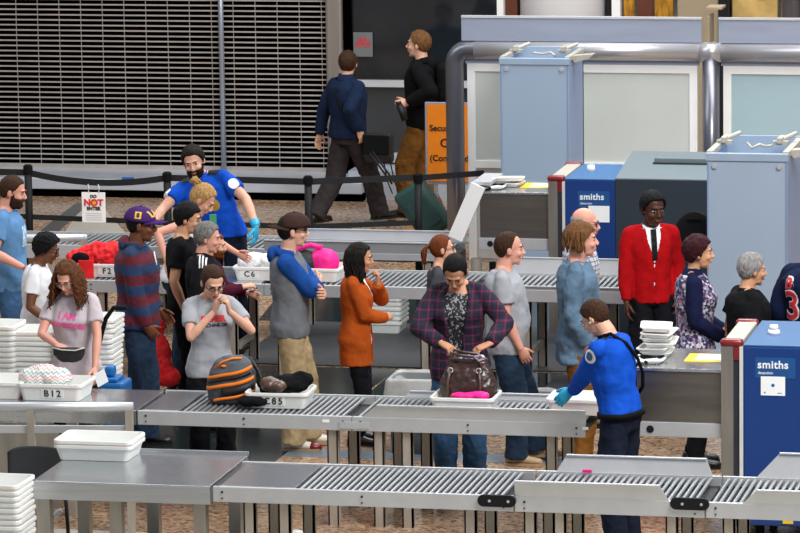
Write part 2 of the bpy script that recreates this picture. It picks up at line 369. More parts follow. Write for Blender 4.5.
    def body(s):
        mb=MB(); X=s.sx
        mb.loft(s.rings(-.006,.86,1.50))
        mb.tube([s.P((0,-.01,1.44)),s.P((0,.0,1.50)),s.HM@Vector((0,-.015,-.045))],[.062,.059,.058] if X is MALE else [.051,.047,.047],14)
        for sd in (1,-1):
            S=s.sho[sd];a=s.arm[sd];E=a['E'];T=a['T']
            mb.ball(S,X['sr']*.9); mb.tube([s.P((sd*.02,-.02,1.475)),s.P((sd*.09,-.018,1.435)),S],[.036,.036,.038],10)
            mid=S.lerp(E,.4); mb.tube([S,mid,E],[X['ua']*1.05,X['ua'],X['fa']*.95],12).ball(E,X['fa']*.96)
            f1=E.lerp(T,.3); f2=E.lerp(T,.75); mb.tube([E,f1,f2,T],[X['fa']*.93,X['fa']*1.02,X['wr']*1.15,X['wr']],12); mb.ball(T,X['wr']*.98)
            K,A,_=s.leg[sd];H=s.hip[sd]
            mb.tube([H,H.lerp(K,.5),K],[X['th']*.93,X['th']*.8,.056],12).ball(K,.056)
            mb.tube([K,K.lerp(A,.3),K.lerp(A,.75),A],[.052,.056,.040,.036],12).ball(A,.036)
            mb.tube([A+Vector((0,-.03,-.04)),A+Vector((0,.12,-.05))],[.035,.03],8)
        H=s.HM
        def bl(c,r): mb.ball(H@Vector(c),1,(r[0],r[1],r[2]),H.to_3x3().to_4x4(),3)
        bl((0,-.014,.028),(.0745,.092,.087)); bl((0,.022,-.022),(.060,.066,.083)); bl((0,.030,-.072),(.048,.048,.040)); bl((0,.062,-.098),(.020,.018,.017))
        bl((0,.074,.024),(.046,.014,.010)); 
        for q in (1,-1): bl((q*.034,.058,-.030),(.024,.026,.022)); bl((q*.077,-.008,-.008),(.009,.018,.031)); bl((q*.072,.0,-.022),(.008,.012,.016))
        mb.tube([H@Vector((0,.082,.012)),H@Vector((0,.100,-.016)),H@Vector((0,.106,-.030))],[.007,.010,.0125],8); bl((0,.100,-.032),(.017,.010,.009))
        bl((0,.084,-.062),(.022,.010,.0095)); bl((0,.083,-.050),(.016,.009,.01))
        me=remesh(mb,.0065,2,name='body')
        b2=MB(); b2.bm.from_mesh(me)
        for sd in (1,-1):
            s.hand(b2,sd)
        me2=b2.mesh(s.skin,True,'body')
        s.bodyo=s.add('body',me2)
        # face
        for q in (1,-1):
            e=MB(); sh=s.k.get('eyes',1)
            e.ball(H@Vector((q*.030,.0735,.004)),1,(.0135,.0095,.0065*sh),H.to_3x3().to_4x4(),2,0)
            e.ball(H@Vector((q*.030,.0805,.0035)),1,(.0062,.005,.0058*sh),H.to_3x3().to_4x4(),2,1)
            e.tube([H@Vector((q*.030+dx,.0805-abs(dx)*.35,.0105-abs(dx)*.25)) for dx in (-.014,-.007,0,.007,.014)],.0022,6,1)
            s.add('eye',e.mesh([M['eyew'],M['iris']],True))
            hm=M[s.k.get('brow') or s.k.get('hair',{}).get('m','h_dark')]
            br=MB(); br.tube([H@Vector((q*x,y,z)) for x,y,z in ((.013,.090,.021),(.028,.089,.027),(.046,.076,.022))],[.0035,.004,.002],6); s.add('eyebrow',br.mesh(hm,True))
        m=MB(); 
        m.ball(H@Vector((0,.0895,-.0585)),1,(.021,.006,.0042),H.to_3x3().to_4x4(),2); m.ball(H@Vector((0,.0885,-.0665)),1,(.018,.006,.0048),H.to_3x3().to_4x4(),2)
        s.add('mouth',m.mesh(M['lipd' if s.k['skin'] in('s_brown','s_dark') else 'lip'],True))
    def hand(s,mb,sd):
        a=s.arm[sd];W=a['T'];E=a['E']; f=(W-E).normalized()
        if a.get('f'): f=Vector(a['f']).normalized()
        n=Vector(a.get('n',(-sd,0,-.15))); n=(n-f*n.dot(f)).normalized(); u=f.cross(n).normalized()*sd  # thumb side
        c=a.get('curl',22); sc=.92 if s.sx is FEM else 1.
        def q(x,y,z): return W+(f*x+u*y+n*z)*sc
        def ring(x,cy,ry,rz,cz=0): return [q(x,cy+ry*math.cos(t),cz+rz*math.sin(t)) for t in [2*math.pi*i/12 for i in range(12)]]
        mb.loft([ring(-.03,0,.022,.017),ring(0,0,.026,.019),ring(.03,.003,.036,.019),ring(.065,.002,.041,.017),ring(.092,0,.040,.013),ring(.099,0,.034,.008)])
        for i,(y,L) in enumerate(((.030,.068),(.010,.078),(-.010,.073),(-.029,.056))):
            ang=rad(c*(.5+.12*i)); p=q(.088,y,.001); d0=f+u*y*1.6; pts=[p]; 
            for j,fr in enumerate((.45,.32,.25)):
                d=(d0.normalized()*math.cos(ang)+n*math.sin(ang)); p=p+d*L*fr*sc; pts.append(p); ang+=rad(c*(1.1 if j==0 else .8))
            mb.tube(pts,[.0095*sc,.009*sc,.0082*sc,.0068*sc],8); mb.ball(pts[-1],.0068*sc,n=1)
            for pp in pts[1:3]: mb.ball(pp,.0088*sc,n=1)
        p0=q(.022,.024,.004); th=rad(a.get('thumb',38)); d=f*math.cos(th)+u*math.sin(th)+n*.35; p1=p0+d.normalized()*.042*sc; d2=d+f*.5+n*.2; p2=p1+d2.normalized()*.032*sc; p3=p2+(d2+n*.3).normalized()*.024*sc
        mb.tube([p0,p1,p2,p3],[.015*sc,.0125*sc,.0105*sc,.008*sc],8); mb.ball(p3,.008*sc,n=1); mb.ball(p1,.0122*sc,n=1)
        a['grip']=q(.085,.01,.03); a['fn']=(f,n,u)
    def glove(s,sd):
        mb=MB(); a=s.arm[sd]; f=(a['T']-a['E']).normalized()
        mb.tube([a['T']-f*.05,a['T']-f*.01,a['T']+f*.01],[s.sx['wr']+.012,s.sx['wr']+.006,s.sx['wr']+.004],12)
        tmp=dict(a); s.hand(mb,sd); bmesh.ops.recalc_face_normals(mb.bm,faces=mb.bm.faces[:])
        for v in mb.bm.verts: v.normal_update()
        for v in mb.bm.verts: v.co+=v.normal*.0022
        s.add('glove',mb.mesh(M['glove'],True))
    def top(s,m,sleeve='short',hem=.86,z1=1.455,off=.014,open=None,flare=0.,wr=.010,name='shirt',sl=None,thick=.022,slw=0,vox=.0095,torso=True):
        mb=MB(); X=s.sx
        mb.loft(s.rings(off,hem,z1,open=open,hemflare=flare,thick=thick))
        if sleeve!='none':
            for sd in (1,-1): mb.tube([s.P((sd*.045,-.02,1.455)),s.P((sd*.10,-.018,1.428)),s.sho[sd]+Vector((0,0,.004))],[.036,.042+off*.4,.046+off*.6],10)
            for sd in (1,-1):
                S=s.sho[sd];E=s.arm[sd]['E'];T=s.arm[sd]['T']; o=off*.9+slw
                mb.ball(S,X['sr']+o*.3)
                inn=S.lerp(s.P((0,-.008,1.38)),.4); mb.tube([inn,S],[X['sr']*1.0,X['sr']+o*.5],12)
                if sleeve=='short': e=S.lerp(E,.62); mb.tube([S,S.lerp(E,.3),e],[X['sr']+o*.3,X['ua']+o*1.0,X['ua']+o*1.2],14)
                elif sleeve=='cap': e=S.lerp(E,.35); mb.tube([S,e],[X['sr']+o*.5,X['ua']+o],14)
                else:
                    mb.tube([S,S.lerp(E,.4),E],[X['sr']+o*.3,X['ua']+o*.85,X['fa']+o*1.0],14).ball(E,X['fa']+o*1.05)
                    t={'long':.97,'roll':.25,'three':.6}[sleeve]; 
                    mb.tube([E,E.lerp(T,t*.5),E.lerp(T,t)],[X['fa']+o*1.03,X['fa']+o*.9,(X['wr']+o*.9 if t>.5 else X['fa']+o*1.1)],14)
        me=remesh(mb,vox,7,wr*2.4,.13,name=name); o=s.add(name,me,m); s.shirt=o; return o
    def sleeves(s,m,kind='three',off=.016,name='sleeve'):
        X=s.sx
        for sd in (1,-1):
            mb=MB();S=s.sho[sd];E=s.arm[sd]['E'];T=s.arm[sd]['T']
            mb.tube([s.P((sd*.05,-.02,1.452)),s.P((sd*.10,-.018,1.428)),S+Vector((0,0,.004))],[.036,.046,.052],10)
            mb.ball(S,X['sr']+off*.8); mb.tube([S,S.lerp(E,.4),E],[X['sr']+off*.7,X['ua']+off,X['fa']+off],14).ball(E,X['fa']+off)
            t={'long':.97,'roll':.25,'three':.45}[kind]; mb.tube([E,E.lerp(T,t)],[X['fa']+off,X['fa']+off*.9],14)
            s.add(name,remesh(mb,.0095,3,.01,.06),m)
    def pants(s,m,off=.016,hem=.04,top=.955,loose=0,name='trousers'):
        mb=MB(); mb.loft(s.rings(off*.35,.84,top))
        for sd in (1,-1):
            K,A,_=s.leg[sd];H=s.hip[sd]; th=s.sx['th']*(.4+.6*s.girth)
            mb.ball(H,th+off*.5)
            mb.tube([H,H.lerp(K,.5),K],[th+off*.4,th*.86+off+loose*.5,.060+off+loose],14).ball(K,.060+off+loose)
            e=A+(A-K).normalized()*hem*.9
            mb.tube([K,K.lerp(A,.3),K.lerp(A,.8),e],[.057+off+loose,.062+off+loose,.050+off+loose*1.3,.050+off+loose*1.5],14)
        return s.add(name,remesh(mb,.010,4,.024,.07,name=name),m)
    def shoes(s,m,sole=None,toe=None):
        for sd in (1,-1):
            K,A,yaw=s.leg[sd]; mb=MB(); r=Matrix.Translation((A.x,A.y,A.z-.085))@Matrix.Rotation(rad(yaw),4,'Z')
            def ring(y,w,h,z0=.012): return [r@Vector((w*sup(math.cos(t),.8),y,z0+max(0,h*.5+h*.5*math.sin(t)))) for t in [2*math.pi*i/14 for i in range(14)]]
            mb.loft([ring(-.085,.020,.05),ring(-.075,.034,.075),ring(-.04,.038,.095),ring(0,.038,.095),ring(.05,.042,.075),ring(.10,.047,.055),ring(.15,.046,.047),ring(.18,.036,.04),ring(.195,.018,.028)])
            sb=MB(); 
            def pr(k): return [(x*k,y) for x,y in ((-.030,-.086),(.030,-.086),(.039,-.05),(.038,.02),(.048,.10),(.047,.15),(.033,.19),(0,.203),(-.033,.19),(-.047,.15),(-.048,.10),(-.038,.02),(-.039,-.05))]
            sb.loft([[r@Vector((x,y,z)) for x,y in pr(1.03)] for z in (0,.022)])
            sh=s.add('shoe',mb.mesh(M[m],True)); s.add('sole',sb.mesh(M[sole or m]),None,sh)
            if toe:
                tb=MB(); tb.loft([[r@Vector((w*math.cos(t),y,.01+max(0,h*.5+h*.5*math.sin(t)))) for t in [2*math.pi*i/14 for i in range(14)]] for y,w,h in ((.13,.050,.054),(.16,.048,.050),(.19,.036,.044),(.208,.014,.03))]); s.add('toe_cap',tb.mesh(M[toe],True),None,sh)
    # hair ---------------------------------------------------------
    def cap(s,m,kind='short',thick=.010,nz=.004,nf=60,rise=0.,name='hair',lo=-.075,vol=(1,1,1)):
        H=s.HM; bm=bmesh.new(); bmesh.ops.create_icosphere(bm,subdivisions=5,radius=1); cz=.018; r=Vector((.0775,.096,.096))
        for v in bm.verts:
            d=v.co.normalized(); p=Vector((d.x*r.x,d.y*r.y-.012,d.z*r.z+cz)); y=p.y;z=p.z
            if kind=='short': line=lo+.0+ss(y,-.06,-.015)*(-.028-lo)+ss(y,.006,.022)*(.045)+ss(y,.025,.06)*(.055+rise)
            elif kind=='full': line=-.1+ss(y,-.01,.012)*.06+ss(y,.012,.05)*.115
            elif kind=='receding': line=lo+ss(y,-.06,-.015)*(-.028-lo)+ss(y,.0,.02)*.05+ss(y,.0,.05)*(.075 if abs(p.x)>.02 else .06)+rise
            elif kind=='fringe': line=lo+ss(y,-.06,-.02)*(-.028-lo)+ss(y,-.02,.01)*.2
            elif kind=='cap': line=.03
            elif kind=='beard': line=0
            mm=ss(z-line,-.007,.007)
            if kind=='fringe': mm*=1-ss(z,.035,.06)
            t=thick*(.65+.35*ss(z,-.02,.08)) if kind!='fringe' else thick
            n=noise.noise(Vector((p.x*nf,p.y*nf,p.z*nf*.6)))+.5*noise.noise(p*nf*2.3)
            q=p+Vector((d.x*vol[0],d.y*vol[1],d.z*vol[2]))*((t+nz*n)*mm-.016*(1-mm)); v.co=H@q
        me=bpy.data.meshes.new('hair'); bm.to_mesh(me); bm.free(); me.polygons.foreach_set('use_smooth',[True]*len(me.polygons))
        s.hairo=s.add(name,me,M[m]); return s.hairo
    def strands(s,m,n=60,L=.28,wav=.008,freq=3.,r=.011,a0=-115,a1=115,out=.02,seed=1,name='hair_lock',z0=.07,back=0.):
        rr=random.Random(seed); H=s.HM; mb=MB()
        up=(H.to_3x3().inverted()@Vector((0,0,1))).normalized()
        for i in range(n):
            ph=rad(rr.uniform(a0,a1)); sx=math.sin(ph); cy=-math.cos(ph); l=L*rr.uniform(.75,1.05); pts=[];rs=[];p1=rr.uniform(0,6);p2=rr.uniform(0,6); lay=rr.uniform(.0,1)
            for k in range(13):
                t=k/12; dz=t*l
                zl=z0-dz
                # skull part then falling
                e=math.sqrt(max(0,1-((min(zl,.1)-.018)/.1)**2)) if zl>.018 else 1
                rx=(.078+.014+out*t*(1+.0))*max(e,.25); ry=(.096+.012+out*t*.6)*max(e,.25)
                if zl<-.06: rx-=.012*ss(-zl,.06,.14)*(1-lay); ry-=.02*ss(-zl,.06,.14)
                rx*=.9+.12*lay; ry*=.9+.12*lay
                w=wav*ss(t,.1,.5)
                p=Vector((sx*rx,cy*ry-.012,0))+Vector((math.sin(freq*6.28*t+p1)*w,math.sin(freq*6.28*t*.9+p2)*w-back*t,0))
                base=Vector((p.x,p.y,.018+ (zl-.018 if zl>.018 else 0)))
                q=base-(up*max(0,.018-zl))
                pts.append(H@q); rs.append(r*(1-.6*t**2))
            mb.tube(pts,rs,6)
        return s.add(name,mb.mesh(M[m],True))
    def ponytail(s,m,base=(0,-.105,.03),L=.2,r=.024,drop=1.,wav=.006,n=14,seed=3,bun=False):
        H=s.HM; mb=MB(); rr=random.Random(seed); b=Vector(base); up=(H.to_3x3().inverted()@Vector((0,0,1))).normalized()
        if bun:
            for i in range(n):
                a=rr.uniform(0,6.28);t=rr.uniform(-1,1); pts=[b+Vector((math.cos(a+u)*r*(1-.3*abs(t)),math.sin(a+u)*r*.9-.01,t*r*.6+math.sin(2*u+a)*r*.3)) for u in [k*.5 for k in range(9)]]
                mb.tube([H@p for p in pts],.009,6)
            mb.ball(H@b,r*.9)
        else:
            for i in range(n):
                dx,dz=rr.uniform(-1,1),rr.uniform(-1,1); ph=rr.uniform(0,6); pts=[];rs=[]
                for k in range(9):
                    t=k/8; p=b+Vector((dx*r*.8*(.4+math.sin(t*2.6)),-.045*math.sin(min(1,t*2)*1.57)+dz*r*.5*(.5+t),0))-up*(L*t**1.4)+Vector((math.sin(t*7+ph)*wav,math.cos(t*8+ph)*wav,.01*(1-t)))
                    pts.append(H@p); rs.append(.011*(1-.75*t*t))
                mb.tube(pts,rs,6)
        o=s.add('ponytail' if not bun else 'hair_bun',mb.mesh(M[m],True)); 
        t=MB(); bb=[H@(b+Vector((math.cos(u)*.017,-.004,math.sin(u)*.017))) for u in [k*.7854 for k in range(9)]]; t.tube(bb,.005,6); s.add('hair_tie',t.mesh(M['rubber'],True)); return o
    def beard(s,m,full=.011,z1=-.035):
        H=s.HM; bm=bmesh.new(); bmesh.ops.create_icosphere(bm,subdivisions=4,radius=1)
        for v in bm.verts:
            d=v.co.normalized(); p=Vector((d.x*.060,d.y*.068+.024,d.z*.078-.038)); 
            mm=ss(-(p.z-z1)+ (0.03 if p.y<.03 else 0),-.006,.006)*ss(p.y,-.005,.01)
            mo=math.exp(-((p.x/.021)**2+((p.z+.062)/.009)**2)); mm*=1-(mo if p.y>.05 else 0)*1.0
            q=p+d*((full+.003*noise.noise(p*90)+(.008 if p.z<-.08 else 0)+ (.009 if p.y>.06 else 0))*mm-.02*(1-mm)); v.co=H@q
        me=bpy.data.meshes.new('beard'); bm.to_mesh(me); bm.free(); me.polygons.foreach_set('use_smooth',[True]*len(me.polygons)); s.add('beard',me,M[m])
    def glasses(s,m='glassf',r=.0022,sq=.8):
        H=s.HM; mb=MB()
        for q in (1,-1):
            mb.tube([H@Vector((q*.032+.023*math.cos(t),.094-.006*abs(math.cos(t)),.002+.019*sq*math.sin(t))) for t in [k*math.pi/8 for k in range(17)]],r,6)
            mb.tube([H@Vector(p) for p in ((q*.055,.088,.006),(q*.070,.06,.007),(q*.079,0,.006),(q*.079,-.015,-.004))],r,6)
        mb.tube([H@Vector((x,.097,.006)) for x in (-.009,0,.009)],r,6)
        s.add('spectacles',mb.mesh(M[m],True))
    def ballcap(s,m,yaw=0,tilt=0):
        H=s.HM@Matrix.Rotation(rad(tilt),4,'X')@Matrix.Rotation(rad(yaw),4,'Z'); mb=MB(); rg=[]
        for k in range(9):
            t=k/8*math.pi/2; rr=math.cos(t) if k<8 else .02
            rg.append([H@Vector(((.094*rr*math.cos(u)),-.014+.113*rr*math.sin(u),.030+.100*math.sin(t)*(1-.05*math.cos(u)**2))) for u in [2*math.pi*i/24 for i in range(24)]])
        mb.loft(rg); mb.ball(H@Vector((0,-.012,.128)),.008)
        c=s.add('baseball_cap',mb.mesh(M[m],True)); v=MB(); tp=[];bt=[]
        for i in range(13):
            u=rad(22+136*i/12); tp.append((.088*math.cos(u),-.012+.104*math.sin(u)))
        for i in range(13):
            u=rad(22+136*i/12); bt.append((.088*math.cos(u)*.98,-.002+.104*math.sin(u)+.075*math.sin(rad(180*i/12))**.6))
        rr2=[[H@Vector((x,y,.044-1.6*x*x-.0*y)) for x,y in tp],[H@Vector((x,y,.040-3.2*x*x)) for x,y in bt],[H@Vector((x,y,.034-3.2*x*x)) for x,y in bt],[H@Vector((x,y,.036-1.6*x*x)) for x,y in tp]]
        v.loft(rr2+[rr2[0]],closed=False,cap=False); s.add('brim',v.mesh(M[m],True),None,c); s.capM=H; s.capo=c; return c
    def collar(s,m,r0=.066,r1=.070,h=.045,z=1.445,open=30,name='collar'):
        mb=MB(); rg=[]
        for kk,(zz,rr) in enumerate(((z,r0+.012),(z+h,r1),(z+h,r1-.007),(z,r0+.004))):
            rg.append([s.P((rr*math.cos(rad(u)),-.008+(rr*1.02)*math.sin(rad(u)),zz-(.028 if 0 else 0)-(.02*ss(math.sin(rad(u)),.3,1)))) for u in [90+open+(360-2*open)*i/20 for i in range(21)]])
        rg.append(rg[0]); 
        bm=mb; bm.loft(rg,closed=False,cap=False); return s.add(name,mb.mesh(m,True))
    def decal(s,me,M4,m,parent=None,name='print',lift=.003,target=None,depth=.3):
        """project a flat text/mesh (x right, y up, z towards viewer) through M4 on to the shirt"""
        t=target or s.shirt; bm=bmesh.new(); bm.from_mesh(me); bmesh.ops.triangulate(bm,faces=bm.faces[:])
        bmesh.ops.subdivide_edges(bm,edges=[e for e in bm.edges if e.calc_length()>.02],cuts=2,use_grid_fill=True)
        tb=bvhtree.BVHTree.FromPolygons([v.co[:] for v in t.data.vertices],[p.vertices[:] for p in t.data.polygons])
        nrm=(M4.to_3x3()@Vector((0,0,1))).normalized()
        for v in bm.verts:
            z=v.co.z; p=M4@Vector((v.co.x,v.co.y,0)); h=tb.ray_cast(p+nrm*depth,-nrm)
            v.co=(h[0] if h[0] else p)+nrm*(lift+max(0,z)*.5)
        out=bpy.data.meshes.new(name); bm.to_mesh(out); bm.free(); out.materials.clear(); out.materials.append(m)
        return link(name,out,parent or t)
    def chest(s,x,y,z,yaw=0,roll=0,front=1):  # matrix in scaled local space facing +-Y
        p=s.P((x,y,z))*s.S
        return Matrix.Translation(p)@Matrix.Rotation(rad(yaw),4,'Z')@(Matrix.Rotation(math.pi,4,'Z') if front>0 else Matrix.Identity(4))@Matrix.Rotation(math.pi/2,4,'X')@Matrix.Rotation(rad(roll),4,'Z')
    def W(s,v): # local unit -> world
        return s.root.matrix_basis@(Vector(v)*s.S)
def disc(r,n=20,a=1.):
    bm=bmesh.new(); bmesh.ops.create_circle(bm,cap_ends=True,segments=n,radius=r); bmesh.ops.scale(bm,vec=(1,a,1),verts=bm.verts[:]); bmesh.ops.inset_region(bm,faces=bm.faces[:],thickness=r*.3); me=bpy.data.meshes.new('disc'); bm.to_mesh(me); bm.free(); return me
def rect(w,h,nx=6,ny=6):
    bm=bmesh.new(); bmesh.ops.create_grid(bm,x_segments=nx,y_segments=ny,size=.5); bmesh.ops.scale(bm,vec=(w,h,1),verts=bm.verts[:]); me=bpy.data.meshes.new('rect'); bm.to_mesh(me); bm.free(); return me
# ------------------------------------------------------------------ setting
struct('floor',MB().bb(-14,9,-12,24,-.2,0),M['terrazzo'])
def slab(name,pts,m,z=.002,z0=-.01):
    return struct(name,MB().prism(pts,z0,z),m)
def pl(h,*q): return [tuple(at(x,y,h).xy) for x,y in q]
slab('trim_1',[(-2.3,-1.35),(-.72,-1.35),(-.62,2.7),(-2.3,2.7)],M['tiledark'])
slab('trim_2',[(-.62,1.1),(-.62,2.7),(1.9,2.7),(1.9,1.1)],M['tiledark'])
slab('trim_3',[(-.72,-.92),(-.72,-.62),(2.6,-.62),(2.6,-.92)],M['bluein'])
slab('trim_4',[(.2,-1.9),(1.9,-1.9),(1.9,-1.3),(.2,-1.3)],M['reddish'])
slab('trim_5',[(-6,-12),(6,-12),(6,-3.55),(1,-3.5),(-.2,-3.62),(-6,-3.5)],M['palefloor'])  # pale slab puts a probable glass-rail reflection into the floor colour
slab('trim_6',[(-2.35,4.85),(1.9,4.85),(1.9,7.2),(-2.6,7.2)],M['tiledark'])
slab('trim_7',pl(0,(36,234),(56,234),(90,203),(76,203)),M['inlay'])
slab('trim_8',pl(0,(84,204),(100,204),(128,236),(62,236)),M['palefloor'],.001)
def mat_thing(x0,x1,y0,y1,label):
    tag(MB().bb(x0,x1,y0,y1,.002,.014,bev=.004).build('floor_mat',M['matdark']),label,'floor mat')
mat_thing(-2.05,1.75,2.75,4.8,'long dark grey floor mat under the far conveyor behind the cardigan woman')
mat_thing(.75,2.2,.5,2.6,'dark grey floor mat behind the denim shirt man')
# wall_back with shutter
YW=12.9
struct('wall_back',MB().bb(-12,-3.46,YW+1.2,YW+1.3,0,5).bb(-12,-3.46,YW+.06,YW+1.2,-.1,.24).bb(-3.5,-3.46,YW+.02,YW+1.2,0,5).bb(-12,-3.46,YW+.25,YW+.9,3.2,5).bb(-12,-11.9,YW,YW+1,0,3.2),M['void'])
struct('trim_9',MB().bb(-12,-3.05,YW-.8,YW+.05,.08,.2,bev=.008),M['ledge'])
struct('trim_10',MB().bb(-12,-3.05,YW-.78,YW+.04,.0,.08),M['void'])
sh=thing('rolling_shutter','closed black and silver rolling grille shutter behind the queue','shutter',(-7.6,YW,.2))
mb=MB(); z=.03; i=0
while z<3.0:
    if i in (57,): pass
    mb.bb(-4.3,4.12,-.004,.004,z,z+.015); z+=.0563; i+=1
mb.build('slat',M['shut'],sh)
mb=MB(); x=-4.2
while x<4.1: mb.bb(x-.0025,x+.0025,-.002,.006,0,3.0); x+=.243
mb.build('link_chain',M['shut'],sh)
MB().bb(-4.3,4.12,-.02,.02,0,.03).build('bottom_rail',M['shut'],sh)
tag(MB().cyl((-4.62,YW-.1,.2),(-4.62,YW-.1,3.2),.028,n=16).build('guide_pole',M['pole'],smooth=True),'pale vertical guide pole in front of the grille shutter','pole')
struct('trim_11',MB().bb(-3.47,-3.29,YW-.12,YW+.3,0,5,bev=.03),M['col'])
# shop front
struct('wall_back.001',MB().bb(-3.29,-1.5,YW+1.9,YW+2,0,5),M['glassmid'])
w1=struct('window_1',MB().bb(-3.22,-1.62,YW+.02,YW+.05,1.20,5),M['glass'])
w2=struct('window_2',MB().bb(-3.22,-1.62,YW+.02,YW+.05,.42,1.13),M['glassmid'])
struct('trim_12',MB().bb(-3.29,-3.21,YW-.06,YW+.1,0,5),M['void'])
struct('trim_13',MB().bb(-3.20,-1.62,YW-.05,YW+.1,1.13,1.20),M['bar'])
struct('trim_14',MB().bb(-3.13,-1.62,YW-.05,YW+.1,.32,.42).bb(-3.13,6,YW-.6,YW+.1,.0,.30),M['ledge'])
p=tag(MB().bb(-3.19,-2.98,YW-.01,YW+.0,1.45,1.71).build('poster',M['dimpaper']),'white poster with red lettering taped inside the dark shop window','poster')
for k,(t,z) in enumerate((('THE',1.64),('GRILLE',1.605),('SPORTS',1.57))): text(t,.05,p,(-3.085,YW-.012,z),M['redink'],bold=.001)
# right of the shop front
struct('trim_15',MB().bb(-1.62,-1.55,YW-.05,YW+.1,0,5),M['frame'])
struct('trim_16',MB().bb(-1.55,-1.42,YW+.05,YW+.2,0,5),M['brown'])
struct('wall_right',MB().bb(-1.42,6,YW+.5,YW+.6,0,5),M['white'])
struct('trim_17',MB().cyl((-.94,YW+.2,0),(-.94,YW+.2,5),.47,n=48),M['white'],smooth=True)
struct('trim_18',MB().bb(-.46,-.40,YW,YW+.3,0,5),M['blackpl'])
struct('trim_19',MB().bb(-.40,-.31,YW,YW+.1,0,5),M['frame'])
def artpanel(x0,x1,m,label): tag(MB().bb(x0,x1,YW+.1,YW+.14,1.0,3.4,bev=.01).build('wall_panel',M[m]),label,'panel')
artpanel(-.29,-.17,'goldp','narrow gold panel nearest the white column, at the top edge'); artpanel(-.14,.02,'brown','thin brown strip panel between the gold panels'); artpanel(.04,.24,'goldp','wider gold panel right of the brown strip, at the top edge')
struct('trim_20',MB().bb(.30,.73,YW,YW+.3,0,5),M['beige'])
struct('trim_21',MB().bb(.74,.84,YW-.05,YW+.2,0,5),M['blackpl'])
artpanel(.86,1.34,'goldl','broad pale gold panel with a dark smudge at the top right')
MB().ball((1.17,YW+.08,2.25),.1,(1.2,.25,1.6),n=3).build('dark_motif',M['brown'],bpy.data.objects['wall_panel.003'],True)
struct('trim_22',MB().cyl((1.50,YW,0),(1.50,YW,5),.11,n=24),M['tubedark'],smooth=True)
struct('trim_23',MB().bb(1.62,2.6,YW,YW+.1,0,5),M['brown'])
for o in list(C.objects):
    if o.name in ('rolling_shutter','guide_pole','poster','window_1','window_2','wall_back.001') or o.name.startswith('wall_panel') or (o.name.startswith('trim_') and 11<=int(o.name[5:])<=23): o.location.x-=.107
# ------------------------------------------------------------------ tube partition
YP=8.4
pt=thing('glass_partition','steel tube framed partition with frosted panes behind the scanners','partition',(0,YP,0))
xl=PX(455,100,YP).x; xm=PX(711,100,YP).x; zt=PX(600,51,YP).z; zb=zt
def arc(x,z,r,n=8): return [(x+r-r*math.cos(t),0,z-r+r*math.sin(t)) for t in [math.pi/2*i/n for i in range(n+1)]]
MB().tube([(xl,0,0),(xl,0,1.0)]+arc(xl,zt,.13)+[(xm,0,zt)],.088,20).build('tube_frame',M['tubedark'],pt,True)
MB().cyl((xl+.2,0,zt),(xm-.05,0,zt),.09,n=24).build('top_rail',M['tube'],pt,True)
MB().cyl((xm+.1,0,zt),(xm+2.6,0,zt),.09,n=24).build('top_rail',M['tube'],pt,True)
MB().cyl((xm,0,0),(xm,0,zt-.05),.082,n=20).build('post',M['tubedark'],pt,True)
MB().cyl((xm-.1,0,zt),(xm+.1,0,zt),.095,n=24).build('coupling',M['tube'],pt,True)
for x0,x1 in ((PX(462,30,YP).x,PX(702,30,YP).x),(PX(719,30,YP).x,PX(719,30,YP).x+1.6)):
    f=MB().bb(x0,x1,-.03,.0,zt+.09,zt+.31).build('fascia_panel',M['fascia'],pt); MB().bb(x0,x1,-.04,.01,zt+.31,zt+.33).build('cap_strip',M['bar'],f)
tag(MB().bb(xm-.03,xm-.01,YP-.02,YP+.28,zt+.08,zt+.34).bb(xm-.05,xm+.1,YP+.02,YP+.3,zt+.40,zt+.42).build('bracket_plate',M['beige']),'small beige upright plate in the gap above the steel tube','plate')
def pane(x0,x1,z0,z1,gm,name):
    f=MB(); w=.075
    f.bb(x0,x0+w,.02,.08,0,z1).bb(x1-w,x1,.02,.08,0,z1).bb(x0+w,x1-w,.02,.08,z1-w,z1).bb(x0+w,x1-w,.02,.08,z0,z0+w*.9)
    fo=f.build('pane_frame',M['frame'],pt)
    MB().bb(x0+w,x1-w,.04,.06,z0+w*.9,z1-w).build('glass_pane',M[gm],fo)
    MB().bb(x0+w,x1-w,.05,.07,0.02,z0).build('kick_panel',M['cream'],fo)
    MB().bb(x0-.02,x1+.02,.03,.05,z1,z1+.05).build('head_trim',M['fascia'],pt)
zp1=PX(600,65,YP).z; zp0=PX(480,168,YP).z
pane(PX(467,100,YP).x,PX(697,100,YP).x,zp0,zp1,'frost','a'); pane(PX(723,100,YP).x,PX(723,100,YP).x+1.9,zp0,zp1,'frostblue','b')
# orange sign behind the partition tube
YS=9.6
a=PX(425,102,YS); b=PX(425,184,YS)
sg=thing('checkpoint_sign','orange security checkpoint sign half hidden by the steel tube','sign',(a.x,YS,0))
MB().bb(0,.62,-.015,.015,b.z,a.z,bev=.004).build('sign_frame',M['fascia'],sg); MB().bb(.022,.598,-.02,-.012,b.z+.03,a.z-.02).build('sign_face',M['orange'],sg)
MB().bb(.08,.12,-.01,.01,.02,b.z).bb(.5,.54,-.01,.01,.02,b.z).bb(.0,.62,-.15,.15,0,.02).build('stand',M['galv'],sg)
for t,sz,py in (('Security',.085,128),('C',.12,143),('(Concealed)',.085,158)):
    text(t,sz,sg,(.045 if t!='C' else .15,-.022,PX(435,py,YS).z),M['ink'],align='LEFT',bold=.0015)
